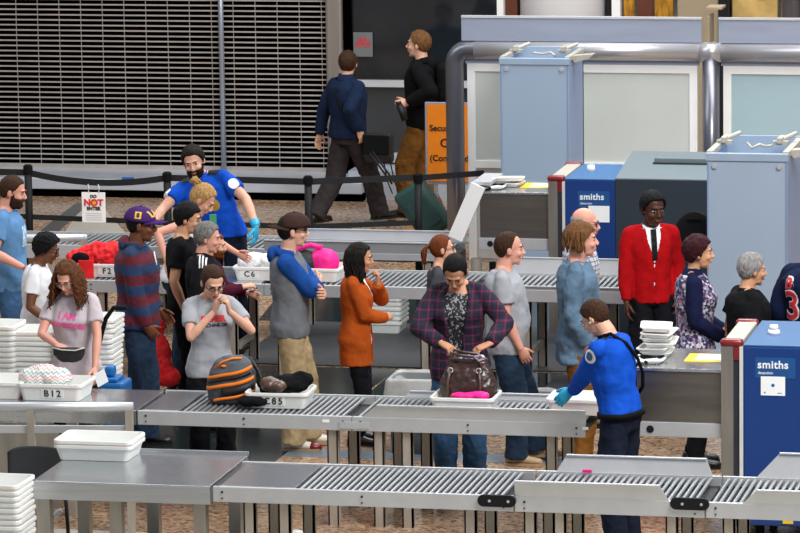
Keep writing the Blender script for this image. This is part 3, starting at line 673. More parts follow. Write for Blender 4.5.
# ------------------------------------------------------------------ stanchions
def stanch(px,py,Y,h,label):
    p=PX(px,py,Y); t=thing('barrier_post',label,'barrier post',(p.x,Y,0),0,None)
    MB().cyl((0,0,0),(0,0,.02),.17,n=24).cyl((0,0,.02),(0,0,.05),.17,.05,n=24).build('base',M['rubber'],t)
    MB().cyl((0,0,.04),(0,0,h-.06),.036,n=16).build('pole',M['blackpl'],t,True); MB().cyl((0,0,h-.07),(0,0,h),.045,n=16).cyl((0,0,h),(0,0,h+.012),.04,.03,n=16).build('belt_head',M['rubber'],t); return Vector((p.x,Y,0))
S1=stanch(28,172,7.2,1.02,'black barrier post at the far left behind the bearded man in blue'); S2=stanch(167,174,7.0,1.0,'black barrier post beside the bearded officer'); S3=stanch(308,176,6.9,1.0,'black barrier post left of the walking man in navy'); S4=stanch(418,178,7.3,.98,'black barrier post beside the dark teal suitcase')
S0=Vector((-7.5,7.3,0))
def belt(a,b,z,sag,label,w=.055):
    mb=MB(); rg=[]
    for i in range(13):
        t=i/12; p=a.lerp(b,t); zz=z-sag*4*t*(1-t); rg.append([Vector((p.x,p.y-.003,zz-w/2)),Vector((p.x,p.y+.003,zz-w/2)),Vector((p.x,p.y+.003,zz+w/2)),Vector((p.x,p.y-.003,zz+w/2))])
    tag(mb.loft(rg).build('barrier_belt',M['belt']),label,'barrier belt')
names=['off the left edge','behind the do not enter sign','behind the bearded officer','across the walking man']
for (a,b),n,sg_ in zip(((S0,S1),(S1,S2),(S2,S3),(S3,S4)),names,(0,.07,.0,.0)):
    belt(a,b,.955,sg_,'upper black barrier belt '+n,.06); belt(a,b,.53,.0,'lower black barrier belt '+n,.05)
belt(S4,S4+Vector((.55,.4,0)),.95,0,'short black barrier belt running behind the steel tube')
# do not enter sign
p=PX(94,192,6.96); q=PX(94,222,6.96)
dn=thing('do_not_enter_sign','white Do Not Enter notice hung on the barrier belt by two hooks','sign',(p.x,6.94,0))
MB().bb(-.115,.115,-.006,.002,q.z,p.z,bev=.002).build('notice_sheet',M['label'],dn)
for x in(-.05,.05): MB().tube([(x,-.002,p.z-.01),(x+.01,-.01,p.z+.04),(x,.0,p.z+.075),(x-.01,.012,p.z+.05)],.005,6).build('hook',M['galv'],dn)
text('DO',.04,dn,(0,-.008,p.z-.04),M['ink'],bold=.002); text('NOT',.085,dn,(0,-.009,p.z-.10),M['redink'],bold=.004); text('ENTER',.045,dn,(0,-.008,p.z-.155),M['ink'],bold=.002)
MB().ball((0,-.004,p.z-.10),.055,(1,.05,1)).build('yellow_disc',M['yellow'],dn)
for k in range(4): MB().bb(-.08,.08,-.0075,-.005,p.z-.205-k*.02,p.z-.20-k*.02).build('text_line',M['fascia'],dn)
# small red white and blue plates on the ledge
for z0,lab in ((.125,'small red and blue plate on the pale ledge under the shutter'),):
    v=PX(128,180 if z0>.1 else 189,YW-.81); t=MB(); t.bb(v.x-.065,v.x+.065,YW-.815,YW-.80,v.z-.03,v.z,0).bb(v.x-.065,v.x+.065,YW-.815,YW-.80,v.z,v.z+.03,1)
    tag(t.build('ledge_plate',[M['redpl'] if z0>.1 else M['blueplast'],M['blueplast'] if z0>.1 else M['redpl']]),lab,'plate')
# ------------------------------------------------------------------ conveyors
proller=MB().cyl((0,-.5,0),(0,.5,0),.5,n=10).mesh(M['roller'],True,'roller')
def conveyor(label,x0,x1,yf,yb,z=.78,roll=None,plates=(),gf=None,gb=None,legs=(),pitch=.042,rail=.1,feet=True,front='galv',name='roller_conveyor',bolt=True,extra=None):
    t=thing(name,label,'conveyor',(x0,yf,0)); L=x1-x0; W=yb-yf; rl=.028
    def rail_(ya,g,nm):
        mb=MB().bb(0,L,ya,ya+.03,z-rail,z,bev=.004)
        if ya>.1: mb.bb(0,L,ya-.0,ya+.03,z,z+.006)
        r=mb.build(nm,M[front],t)
        if g:
            a,b,h,sl,sr=g; lean=.035 if ya<.1 else -.0
            pf=[(a,z-.01),(b,z-.01),(b-sr,z+h),(a+sl,z+h)]
            m2=MB(); y_=ya+.004 if ya<.1 else ya+.006
            m2.loft([[Vector((x,y_+(zz-z)*(-.25 if ya<.1 else .25),zz)) for x,zz in pf],[Vector((x,y_+.012+(zz-z)*(-.25 if ya<.1 else .25),zz)) for x,zz in pf]])
            m2.bb(a+sl,b-sr,y_-.012-h*(.25 if ya<.1 else -.25)-(.0 if ya<.1 else .0),y_+.02-h*(.25 if ya<.1 else -.25),z+h-.004,z+h+.004)
            m2.build('side_guard',M['galv'],t)
        if bolt and ya<.1:
            for k in range(max(2,int(L/.5))):
                xb=.06+k*(L-.12)/max(1,int(L/.5)-1)
                MB().cyl((xb,-.006,z-.035),(xb,.0,z-.035),.008,n=8).cyl((xb,-.006,z-.075),(xb,.0,z-.075),.006,n=8).build('bolt',M['bolt'],r)
    rail_(0,gf,'side_rail'); rail_(W-.03,gb,'side_rail')
    MB().bb(0.005,L-.005,.03,W-.03,z-.075,z-.055).build('bed_plate',M['bed'],t)  # dark plate added under the rollers: shade in the gaps put into colour
    for a,b in plates: MB().bb(a,b,.028,W-.028,z-.03,z+.003,bev=.003).build('deck_plate',M['steeltop'],t)
    if roll:
        a,b=roll; n=int((b-a)/pitch)
        for i in range(n):
            o=link('roller',proller,t,(a+(i+.5)*pitch,W/2,z-.013)); o.scale=(.024,W-.062,.024)
    for i,x in enumerate(legs):
        for y in (.03,W-.10):
            m=MB().bb(x,x+.075,y,y+.035,0,z-rail+.01).bb(x,x+.01,y,y+.07,0,z-rail+.01).bb(x+.065,x+.075,y,y+.07,0,z-rail+.01); m.build('leg',M['leg'],t)
        MB().bb(x+.02,x+.055,.06,W-.06,.2,.25).build('cross_brace',M['leg'],t)
    return t
def X(px,py,h=.78): return at(px,py,h).x
YF1,YB1=-5.6,-4.82
# inspection table, foreground left
tb=thing('steel_table','stainless inspection table in the left foreground','table',(-1.2,-5.6,0))
tx1=1.18; ty1=1.02
MB().bb(0,tx1,0,ty1,.755,.78,bev=.004).build('table_top',M['steeltop'],tb)
MB().bb(.0,tx1,-.004,.02,.66,.772,bev=.004).bb(0,.02,.02,ty1,.66,.76).bb(tx1-.02,tx1,.02,ty1,.66,.76).bb(0,tx1,ty1-.02,ty1,.66,.8).build('apron',M['steel'],tb)
for x in(.02,.5,tx1-.12):
    for y in (.03,ty1-.11): MB().bb(x,x+.08,y,y+.08,0,.67).build('leg',M['steelwarm'],tb)
MB().bb(.05,tx1-.05,.06,ty1-.06,.20,.225).build('lower_shelf',M['steel'],tb)
conveyor('foreground conveyor with a blank plate at its left end, beside the steel table',0.0,X(514,495),YF1,YB1,roll=(.545,X(514,495)-.03),plates=[(.04,.535)],legs=(.19,.42,X(514,495)-.32),front='galv')
xa=X(516,495); xb=X(706,500)
conveyor('foreground conveyor with side guards, in front of the bending officer',xa,xb,YF1,YB1,roll=(.02,xb-xa-.03),gf=(.0,xb-xa-.22,.10,0,.06),gb=(.12,xb-xa-.05,.11,.07,.05),legs=(.05,.24,xb-xa-.25))
conveyor('foreground conveyor with tall guards at the right edge, before the blue scanner',xb+.01,xb+1.5,YF1,YB1,roll=(.02,1.45),gf=(.22,1.5,.09,.1,0),gb=(.2,1.5,.16,.16,0),legs=(.1,1.2))
def joint(px,py,label):
    v=PX(px,py,YF1-.012); 
    pr=[(v.x-.1+.038*math.cos(t),v.z+.038*math.sin(t)) for t in [math.pi/2+math.pi*i/8 for i in range(9)]]+[(v.x+.07+.038*math.cos(t),v.z+.038*math.sin(t)) for t in [-math.pi/2+math.pi*i/8 for i in range(9)]]
    o=tag(MB().prism(pr,YF1-.02,YF1-.001,axis='y').build('joint_plate',M['blackpl']),label,'joint plate')
    for x in (-.06,.06): MB().cyl((v.x+x,YF1-.027,v.z),(v.x+x,YF1-.02,v.z),.009,n=8).build('screw',M['galv'],o)
joint(499,501,'black rounded plate joining the two left foreground conveyors'); joint(692,504,'black rounded plate joining the two right foreground conveyors')
# second line
YF2,YB2=-3.22,-2.46
xa=-1.55; xb=-1.12
t=thing('steel_worktop','stainless worktop under the B12 bin behind the hand rail','table',(-2.9,YF2,0))
MB().bb(0,1.72,0,.76,.75,.78,bev=.004).bb(0,1.72,-.005,.02,.68,.775).build('table_top',M['steeltop'],t)
MB().bb(0,1.15,.012,.03,.06,.66).build('front_panel',M['steelwarm'],t)
for x in(.3,1.2):
    for y in (.03,.68): MB().bb(x,x+.06,y,y+.06,0,.69).build('leg',M['leg'],t)
xe=X(352,416)
conveyor('middle conveyor holding the orange striped backpack and the C85 bin',-1.17,xe,YF2,YB2,roll=(.30,xe+1.17-.03),plates=[(.03,.29)],legs=(1.35,))
xf=X(588,420)
conveyor('middle conveyor with a low front guard, holding the brown handbag bin',xe+.005,xf,YF2,YB2,roll=(.02,xf-xe-.02),gf=(.06,xf-xe,.088,.12,0),gb=(.2,xf-xe-.3,.045,.05,.05),plates=[],legs=(.14,.34,1.35),pitch=.042)
tag(MB().bb(X(335,420),X(365,421),YF2-.008,YF2-.001,.695,.745,bev=.002).build('splice_plate',M['galv']),'small steel splice plate joining the two middle conveyors','plate')
tag(MB().bb(X(321,417),X(328,417),YF2-.004,YF2-.001,.735,.755).build('sticker',M['label']),'small white sticker on the middle conveyor below the C85 bin','sticker')
tag(MB().bb(X(581,425),X(587,425),YF2-.004,YF2-.001,.735,.755).build('sticker',M['label']),'small white sticker on the middle conveyor beside the gloved officer','sticker')
# third line (queue side of the far lane)
YF3,YB3=2.18,3.0
c1=X(262,285);c2=X(470,290)
conveyor('far conveyor section carrying the red clothes bin and the C6 bin',-3.15,c1,YF3,YB3,roll=(.03,2.3 if 0 else c1+3.15-.6),plates=[(c1+3.15-.58,c1+3.15-.03)],legs=(.1,.75,c1+3.15-.32),pitch=.048)
conveyor('far conveyor section behind the cap youth and the cardigan woman',c1+.005,c2,YF3,YB3,roll=(.03,c2-c1-.03),legs=(.1,1.3),pitch=.048)
conveyor('far conveyor section with a back guard, behind the grey tee man',c2+.005,1.62,YF3,YB3,roll=(.03,1.62-c2-.03),gf=(.3,1.62-c2,.03,.1,0),gb=(.12,1.62-c2,.13,.12,0),legs=(.4,1.0),pitch=.048)
# fourth line feeding the far scanner
YF4,YB4=4.0,4.72
g1=X(262,250)
conveyor('farthest roller conveyor between the officer and the red clothes bin',-4.7,g1,YF4,YB4,roll=(.5,g1+4.7-.03),legs=(.3,1.5,2.2),pitch=.055)
g2=PX(449,240,YF4).x
conveyor('farthest conveyor with long sloping side guards leading to the far scanner',g1+.005,g2,YF4,YB4,z=.76,roll=(.03,g2-g1-.03),gf=(0,g2-g1,.10,0,.10),gb=(.02,g2-g1,.09,.05,0),legs=(.2,1.4),rail=.06,pitch=.05)
# ------------------------------------------------------------------ hand rails
def handrail(label,px,py,Y,x0,posts,r=.034,beam=.13):
    v=PX(px,py,Y); a=at(x0,py,v.z); d=Vector((v.x-a.x,v.y-a.y,0)); L=d.length; t=thing('hand_rail',label,'rail',(a.x,a.y,0),math.atan2(d.y,d.x))
    MB().cyl((0,0,v.z),(L,0,v.z),r,n=20).build('top_tube',M['galv'],t,True)
    MB().bb(0,L-.03,-.015,.015,v.z-beam-.05,v.z-beam).build('cross_beam',M['galv'],t)
    for q in posts:
        x=(q-x0)/(px-x0)*L; MB().bb(x-.025,x+.025,-.03,.03,0,v.z-r*.5).build('post',M['leg'],t)
handrail('steel hand rail in front of the B12 bin worktop',133,407,-3.7,-60,(31,129))
handrail('steel hand rail at the far left behind the curly haired person',87,238,3.3,-40,(50,84),beam=.12)
# ------------------------------------------------------------------ x-ray machines
def hood(t,x0,x1,yf,yb,z0,z1,paper=True):
    MB().bb(x0,x1,yf,yb,z0,z1-.01,bev=.008).build('hood',M['hood'],t)
    MB().bb(x0-.005,x1,yf-.012,yb,z1-.012,z1+.01,bev=.004).build('hood_lid',M['steeltop'],t)
    MB().bb(x0-.01,x1,yf-.01,yf+.02,z0-.1,z0,bev=.004).build('bed_rail',M['galv'],t); MB().bb(x0-.01,x1,yb-.02,yb+.01,z0-.1,z0).build('bed_rail',M['galv'],t)
    MB().cyl((x0+.09,yf-.014,z0-.05),(x0+.09,yf-.008,z0-.05),.026,n=16).build('knob',M['blackpl'],t)
    MB().bb(x0,x1,yf+.03,yb-.03,z0-.05,z0+.002).build('belt',M['rubber'],t)
    if paper:
        MB().bb(x1-.30,x1-.02,yf+.25,yf+.55,z1+.011,z1+.014).build('yellow_sheet',M['yellow'],t); MB().bb(x1-.23,x1-.03,yf+.30,yf+.52,z1+.015,z1+.017).build('printed_sheet',M['ppaper'],t)
def portal(t,x0,x1,yf,yb,z1,zb):
    xm=x0+(x1-x0)*.55
    MB().bb(x0,xm,yf,yf+.06,zb,z1-.03).bb(x0,xm,yb-.06,yb,zb,z1-.03).bb(x0,xm,yf+.06,yb-.06,z1-.3,z1-.03).build('portal_frame',M['steelwarm'],t)
    MB().bb(xm,x1-.02,yf+.01,yb-.01,zb,z1-.05).build('portal_core',M['legdark'],t)
    MB().bb(x1-.025,x1,yf-.005,yf+.05,zb,z1-.03).build('portal_edge',M['cream'],t)
    MB().bb(x0+.01,x1-.01,yf+.07,yb-.07,z1-.035,z1+.005,bev=.006).build('portal_top',M['bracket'],t)
    for y in (yf,yb-.08): MB().bb(x0-.01,x1-.005,y,y+.08,z1-.035,z1+.018,bev=.02).build('red_cap',M['redpl'],t,True)
    MB().bb(xm+.005,xm+.045,yf+.0,yf+.012,z1-.12,z1-.03).build('red_strip',M['redpl'],t)
# near scanner
xs=thing('x_ray_scanner','near blue smiths x-ray scanner at the right edge with steel entry hood','scanner',(0,0,0))
hx=PX(637,370,YF2).x; px0=PX(722,345,YF2).x; bx=PX(743,345,YF2-.06).x
z2=PX(650,369,YF2).z
hood(xs,hx,px0,YF2,YB2,.805,z2); portal(xs,px0,bx,YF2-.05,YB2+.05,1.375,0.1)
YN=YF2-.06; zt2=PX(760,345,YN).z
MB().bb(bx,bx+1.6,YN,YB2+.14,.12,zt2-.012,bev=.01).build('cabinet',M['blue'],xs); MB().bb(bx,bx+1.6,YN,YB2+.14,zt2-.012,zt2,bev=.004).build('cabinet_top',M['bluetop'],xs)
MB().cyl((bx+.15,YN+.45,zt2),(bx+.15,YN+.45,zt2+.03),.05,.035,n=16).cyl((bx+.15,YN+.45,zt2+.03),(bx+.15,YN+.45,zt2+.06),.034,.028,n=16).build('beacon',M['label'],xs,True)
for x in (bx+.1,bx+1.4):
    for y in (YN+.1,YB2): MB().cyl((x,y,0),(x,y,.12),.03,n=12).build('foot',M['rubber'],xs)
def logo(t,px,py,Y,sz,panel=True):
    v=PX(px,py,Y)
    if panel: MB().bb(v.x-.11*sz/.075-.01,v.x+.15*sz/.075,Y-.003,Y,v.z-.09*sz/.075,v.z+.05*sz/.075).build('logo_panel',mat('logo_blue','174f8a',.4,0,.03),t)
    text('smiths',sz,t,(v.x,Y-.004,v.z),M['logo'],bold=.0016,spacing=1.08); text('detection',sz*.36,t,(v.x-.05,Y-.004,v.z-.055*sz/.075),M['logo'])
logo(xs,773,365,YN,.075)
v=PX(773,386,YN); MB().bb(v.x-.082,v.x+.082,YN-.004,YN,v.z-.065,v.z+.065).build('notice',M['ppaper'],xs); MB().cyl((v.x,YN-.005,v.z+.005),(v.x,YN-.004,v.z+.005),.012,n=12).bb(v.x-.06,v.x-.05,YN-.005,YN-.004,v.z-.05,v.z-.04).bb(v.x+.03,v.x+.06,YN-.005,YN-.004,v.z-.05,v.z-.045).build('notice_mark',M['blueplast'],xs)
v=PX(788,522,YN); MB().bb(v.x-.035,v.x+.035,YN-.006,YN,v.z-.012,v.z+.012).build('amber_marker',M['yellow'],xs)
# far scanner
xf=thing('x_ray_scanner','far blue smiths x-ray scanner behind the queue with a slate extension','scanner',(0,0,0))
fx0=PX(480,240,YF4).x; fpx=PX(549,180,YF4).x; fbx=PX(566,180,YF4).x; zf=PX(500,193,YF4).z
hood(xf,fx0,fpx,YF4,YB4,PX(500,238,YF4).z,zf)
portal(xf,fpx,fbx,YF4-.05,YB4+.15,PX(555,178,YF4-.05).z,.1)
YQ=YF4-.06; zq=PX(590,179,YQ).z; fgx=PX(615,180,YQ).x; fge=PX(712,180,YQ).x
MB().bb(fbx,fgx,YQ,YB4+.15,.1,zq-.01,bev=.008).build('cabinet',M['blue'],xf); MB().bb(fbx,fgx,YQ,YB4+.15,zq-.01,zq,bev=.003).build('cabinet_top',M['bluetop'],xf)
zg=PX(650,180,YQ).z
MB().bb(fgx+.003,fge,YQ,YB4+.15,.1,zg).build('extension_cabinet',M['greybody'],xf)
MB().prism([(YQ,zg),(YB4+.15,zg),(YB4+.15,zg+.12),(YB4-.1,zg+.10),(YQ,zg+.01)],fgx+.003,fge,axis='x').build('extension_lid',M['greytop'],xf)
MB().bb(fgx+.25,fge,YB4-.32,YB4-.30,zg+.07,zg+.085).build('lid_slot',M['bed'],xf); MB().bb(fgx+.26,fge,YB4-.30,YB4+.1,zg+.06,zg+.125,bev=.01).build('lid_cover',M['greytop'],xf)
MB().cyl((fbx+.14,YQ+.5,zq),(fbx+.14,YQ+.5,zq+.05),.04,.03,n=14).build('beacon',M['label'],xf,True)
for x in (fx0+.1,fge-.1):
    for y in (YQ+.1,YB4): MB().cyl((x,y,0),(x,y,.7 if x<fpx else .12),.03,n=12).build('foot',M['rubber'],xf)
logo(xf,592,197,YQ,.075); v=PX(599,214,YQ); MB().bb(v.x-.09,v.x+.09,YQ-.004,YQ,v.z-.07,v.z+.07).build('notice',M['ppaper'],xf)
# white sloping flap at the far hood
a=PX(455,236,YF4-.02); b=PX(478,185,YF4-.02)
fl=thing('hinged_flap','white sloping flap raised against the far scanner hood','flap',(0,YF4-.02,0))
MB().loft([[Vector((a.x-.06,y,a.z)),Vector((a.x+.06,y,a.z-.05)),Vector((b.x+.06,y,b.z-.03)),Vector((b.x-.06,y,b.z+.02))] for y in (0,.03)]).build('flap_panel',M['frame'],fl)
MB().loft([[Vector((b.x-.06,y,b.z-.0)),Vector((b.x-.06,y,b.z+.02)),Vector((b.x+.10,y,b.z+.02)),Vector((b.x+.10,y,b.z-.01))] for y in (.03,.6)]).build('flap_top',M['galv'],fl)
MB().loft([[Vector((a.x-.06,y,a.z)),Vector((a.x-.03,y,a.z-.01)),Vector((b.x-.03,y,b.z)),Vector((b.x-.06,y,b.z+.02))] for y in (.03,.6)]).build('flap_side',M['galv'],fl)
tag(MB().cyl((a.x+.16,YF4+.1,.02),(a.x+.16,YF4+.1,.72),.05,n=14).build('support_post',M['leg']),'short steel post under the far scanner flap','post')
# ------------------------------------------------------------------ walk-through detector housings
def detector(label,pxl,pxr,pyt,Y,D,seed):
    a=PX(pxl,pyt,Y); b=PX(pxr,pyt+1,Y); w=b.x-a.x; h=a.z
    t=thing('body_scanner_housing',label,'scanner housing',(a.x,Y,0))
    MB().bb(0,w,0,.05,0,h-.05,bev=.004).build('front_panel',M['box'],t)
    MB().bb(w-.012,w,-.004,.0,0,h-.05).bb(0,.012,-.004,0,0,h-.05).build('edge_strip',M['boxside'],t)
    MB().bb(w-.03,w,.05,D,0,h-.03).build('side_panel',M['boxside'],t); MB().bb(0,.03,.05,D,0,h-.03).build('side_panel',M['boxside'],t)
    MB().bb(0,w,D-.04,D,0,h+.02).build('back_panel',M['box'],t); MB().bb(.03,w-.03,.05,D-.04,h-.2,h-.17).build('inner_tray',M['boxtop'],t)
    MB().bb(-.01,w+.01,-.012,.045,h-.06,h,bev=.004).build('top_band',M['boxtop'],t)
    MB().bb(-.01,.04,.045,D,h-.03,h+.01).build('top_rim',M['bracket'],t); MB().bb(w-.04,w+.01,.045,D,h-.03,h+.01).build('top_rim',M['bracket'],t)
    for x in (.06,w-.06): MB().cyl((x,-.018,h-.10),(x,-.002,h-.10),.02,n=14).build('round_bolt',M['galv'],t)
    rr=random.Random(seed)
    for k,xx in enumerate((.1,w-.08)):
        m=MB(); 
        m.bb(xx-.1,xx+.02,D*.55,D*.62,h,h+.03).bb(xx-.06,xx-.02,D*.5,D*.72,h+.02,h+.06).cyl((xx-.05,D*.6,h+.03),(xx+.06,D*.75,h+.07),.018)
        m.build('bracket',M['bracket'],t)
    m=MB(); pts=[(w*.4+.05*i,D*.45+rr.uniform(-.06,.06),h-.01+rr.uniform(0,.03)) for i in range(5)]; m.tube(pts,.012,6); m.build('cable',M['bracket'],t,True)
    MB().loft([[Vector((w-.02,y,h+.0)),Vector((w+.2,y,h+.02)),Vector((w+.16,y,h-.02)),Vector((w+.03,y,h-.06))] for y in (.2,.34)]).build('side_bracket',M['bracket'],t)
    MB().bb(0,w,0,D,0,.0+.03).build('plinth',M['bed'],t)
detector('tall pale blue body scanner housing behind the far scanner, below the steel tube',500,568,58,7.1,.82,1)
detector('tall pale blue body scanner housing at the right behind the grey haired man',707,787,153,1.25,.95,2)
# ------------------------------------------------------------------ tubs
def rrect(w,d,r,z,n=4):
    pts=[]
    for cx,cy,a0 in ((w/2-r,d/2-r,0),(-w/2+r,d/2-r,90),(-w/2+r,-d/2+r,180),(w/2-r,-d/2+r,270)):
        for i in range(n+1):
            a=rad(a0+90*i/n); pts.append(Vector((cx+r*math.cos(a),cy+r*math.sin(a),z)))
    return pts
def tubmesh(w=.50,d=.40,h=.13,m='tub'):
    mb=MB(); k=.86
    mb.loft([rrect(w*k,d*k,.03,0),rrect(w*.95,d*.95,.035,h-.025),rrect(w*.96,d*.96,.035,h-.024),rrect(w,d,.04,h-.022),rrect(w,d,.04,h-.004),rrect(w*.99,d*.99,.04,h),rrect(w*.93,d*.93,.034,h),rrect(w*.92,d*.92,.034,h-.01),rrect(w*.84,d*.84,.028,.008)])
    return mb.mesh(M[m],False,'tub')
TD={}
T1=tubmesh(.455,.36,.112); T2=tubmesh(.485,.38,.122); T4=tubmesh(.54,.37,.105); TD[T1.name]=(.36,.112); TD[T2.name]=(.38,.122); T3=tubmesh(.48,.38,.10,'tubshadow')
def tub(label,px,py,Y,z,rz=0,me=None,text_=None,group=None,tx=.0):
    v=PX(px,py,Y); t=thing('plastic_bin',label,'bin',(v.x,Y,z),rad(rz),group); me=me or T1
    o=link('tub',me,t)
    if text_:
        d,hh=TD[me.name]; zl=.052; yl=-(d/2)*(.86+.09*zl/(hh-.025)); an=math.degrees(math.atan(d/2*.09/(hh-.025)))
        L=MB().box((tx,yl-.002,zl),(.16,.003,.064),Matrix.Rotation(rad(an),4,'X')).build('label',M['label'],t); x=text(text_,.068,L,(tx,yl-.005,zl),M['ink'],tilt=90+an,bold=.0008,spacing=1.3)
    return t
def stack(px,Y,z0,n,step,me,group,label,rz=0,jit=.006,seed=0,dx=0.,scale=1,x=None):
    rr=random.Random(seed); x=PX(px,350,Y).x if x is None else x; t0=None
    for i in range(n):
        loc=(x+rr.uniform(-jit,jit)+dx*i,Y+rr.uniform(-jit,jit),z0+i*step)
        if t0 is None:
            t0=thing('plastic_bin',label,'bin',loc,rad(rz),group); link('tub',me,t0)
        else: dup(t0,loc,rad(rz+rr.uniform(-2,2)))
ZB=.782
tub('white bin labelled B12 holding a zigzag patterned bundle',57,395,-2.80,ZB,0,T2,'B12',tx=.02)
tub('empty white bin at the left edge left of the B12 bin',-3,395,-2.78,ZB,1,T2)
tub('white bin labelled C85 holding dark clothes beside the backpack',281,403,-2.86,ZB,2,T1,'C85',tx=-.02)
tub('white bin under the brown handbag and pink cloth',466,398,-2.86,ZB,0,T1)
tub('white bin on the middle conveyor under the officer\'s right arm',582,398,-2.80,ZB,0,T1)
tub('white bin labelled F2 filled with red clothes',101,272,2.5,ZB,0,T1,'F2',tx=.10)
tub('white bin labelled C6 filled with pale grey clothes',264,278,2.5,ZB,0,T1,'C6',tx=-.08)
tub('white bin holding the hot pink bag',318,274,2.5,ZB,-4,T1)
G='white bins stacked on the steel table'
a=tub('lower of the two white bins nested on the steel table',100,455,-4.78,.782,0,T4); b=tub('upper of the two white bins nested on the steel table',100,455,-4.78,.812,0,T4)
stack(5,-5.75,0,19,.0385,T2,'bins stacked at the lower left corner','white bin in the tall stack at the lower left corner, beside the steel table',seed=4,x=PX(17,500,-5.75).x-.17)
stack(88,-1.35,0,27,.0385,T1,'bins stacked right of the woman in the pink lettered tee','white bin in the tall stack just right of the woman in the pink lettered tee',seed=5,dx=.002,x=PX(84,350,-1.35).x)
stack(0,-1.35,0,24,.0405,T1,'bins stacked at the left edge','white bin in the outer stack at the left edge behind the B12 bin',seed=6,x=PX(-8,350,-1.35).x)
stack(0,-1.3,0,24,.0385,T1,'bins stacked left of the woman in the pink lettered tee','white bin in the leaning stack just left of the woman in the pink lettered tee',seed=8,x=PX(32,350,-1.3).x,rz=3)
stack(0,4.45,0.0,7,.042,T1,'bins stacked under the far conveyor','white bin stacked on the floor under the farthest conveyor',seed=9,x=PX(380,320,4.45).x)
stack(0,YF2+.3,z2+.012,5,.035,T3,'trays on the near scanner hood','shallow white tray in the crooked pile on the near scanner hood',seed=11,jit=.025,x=PX(657,340,YF2+.3).x) if 0 else None
# shallow trays on hoods
tr=MB().loft([rrect(.17,.24,.03,0),rrect(.20,.27,.03,.024),rrect(.22,.285,.03,.026),rrect(.22,.285,.03,.032),rrect(.195,.26,.03,.032),rrect(.165,.23,.03,.006)]).mesh(M['tub'],False,'tray')
rr=random.Random(3)
for i in range(6):
    o=link('shallow_tray',tr,None,(PX(657,350,YF2+.42).x+rr.uniform(-.02,.02),YF2+.50+rr.uniform(-.02,.02),z2+.014+i*.034),(rad(rr.uniform(-2,2)),rad(rr.uniform(-5,5)),rad(rr.uniform(-10,10))))
    tag(o,'shallow white tray in the crooked pile on the near scanner hood','tray','trays piled on the near scanner hood')
for i in range(2):
    o=link('shallow_tray',tr,None,(PX(506,180,YF4+.35).x+.015*i,YF4+.38,zf+.014+i*.04),(0,rad(4*i),rad(80+20*i)))
    tag(o,('lower' if i==0 else 'upper')+' shallow white tray lying on the far scanner hood','tray')
for (xx,YY,zz,n) in ((PX(645,352,YF2+.2).x,YF2+.18,z2+.012,'black and white cable tangle on the near scanner hood by the tray pile'),(PX(490,185,YF4+.2).x,YF4+.16,zf+.012,'black and white cable tangle on the far scanner hood by the trays')):
    r2=random.Random(5); mb=MB()
    for k in range(4): mb.tube([(xx+r2.uniform(-.12,.14),YY+r2.uniform(-.1,.12),zz+.012+.02*r2.random()) for _ in range(6)],.011,6,mi=k%2)
    mb.box((xx+.06,YY+.05,zz+.02),(.06,.05,.035),None,0,.005); tag(mb.build('cable_tangle',[M['blackpl'],M['tub']],smooth=True),n,'cable')
# ------------------------------------------------------------------ soft things
def blobmesh(spec,vox=.012,disp=.02,ds=.06,sm=2,noise_seed=0,name='bundle'):
    mb=MB()
    for c,r,sc in spec: mb.ball(c,r,sc,n=3)
    return remesh(mb,vox,sm,disp,ds,name)
def cloth_pile(name,label,cat,px,py,Y,z,m,spec,disp=.035,ds=.05):
    v=PX(px,py,Y); me=blobmesh(spec,.011,disp,ds); me.materials.append(m); o=link(name,me,None,(v.x,Y,z)); return tag(o,label,cat)
cloth_pile('patterned_bundle','folded white cloth with pink and teal zigzags inside the B12 bin','cloth',45,380,-2.80,ZB+.02,M['chevron'],[((-.06,0,.10),.13,(1,1,.75)),((.08,0,.11),.12,(1,1,.7)),((.0,.0,.15),.10,(1.2,1,.6)),((-.1,-.03,.13),.07,(1.2,1,.8))],.03)
cloth_pile('dark_clothes','black and charcoal clothes bundled in the C85 bin','clothes',284,385,-2.84,ZB+.02,M['blacktee'],[((.06,0,.13),.11,(1.2,1,.6)),((-.06,0,.10),.11,(1.1,1,.7)),((.13,.0,.16),.07,(1.2,1,.8)),((-.1,0,.12),.08,(1.1,1,.7))])
cloth_pile('knit_gloves','grey brown knitted bundle on the dark clothes in the C85 bin','clothes',272,380,-2.95,ZB+.03,M['s_salt'] if 's_salt' in M else M['strapbrown'],[((-.02,0,.13),.06,(1.1,1,.9)),((.05,-.01,.12),.05,(1.2,1,.8))],.03,.04)
rd=cloth_pile('red_clothes','heap of bright red clothes spilling over the F2 bin','clothes',98,262,2.5,ZB+.02,M['red'],[((-.10,0,.12),.11,(1.1,1,.8)),((.08,0,.15),.12,(1.1,1,.8)),((.16,0,.19),.06,(1.2,1,.9)),((-.19,-.03,.11),.07,(1,1,.9)),((-.01,0,.17),.09,(1.1,1,.8))],.09,.05)
MB().loft([[Vector((-.10+dx,-.225+y,z)) for dx,y in ((0,0),(.13,-.004),(.13,-.016),(0,-.012))] for z,y0 in ((.13,0),(.05,0),(-.02,0))]).build('hanging_sleeve',M['red'],rd)
MB().ball((-.12,-.10,.13),.06,(1.3,.6,.8)).build('black_lining',M['blacktee'],rd,True)
cloth_pile('pale_clothes','pale grey and white clothes in the C6 bin','clothes',262,265,2.5,ZB+.02,M['whitetee'],[((-.08,0,.12),.10,(1.2,1,.7)),((.08,0,.13),.10,(1.2,1,.6))],.05)
v=PX(317,262,2.5); pk=thing('pink_bag','hot pink and black shoulder bag standing in the bin behind the cap youth','bag',(v.x,2.5,ZB+.015))
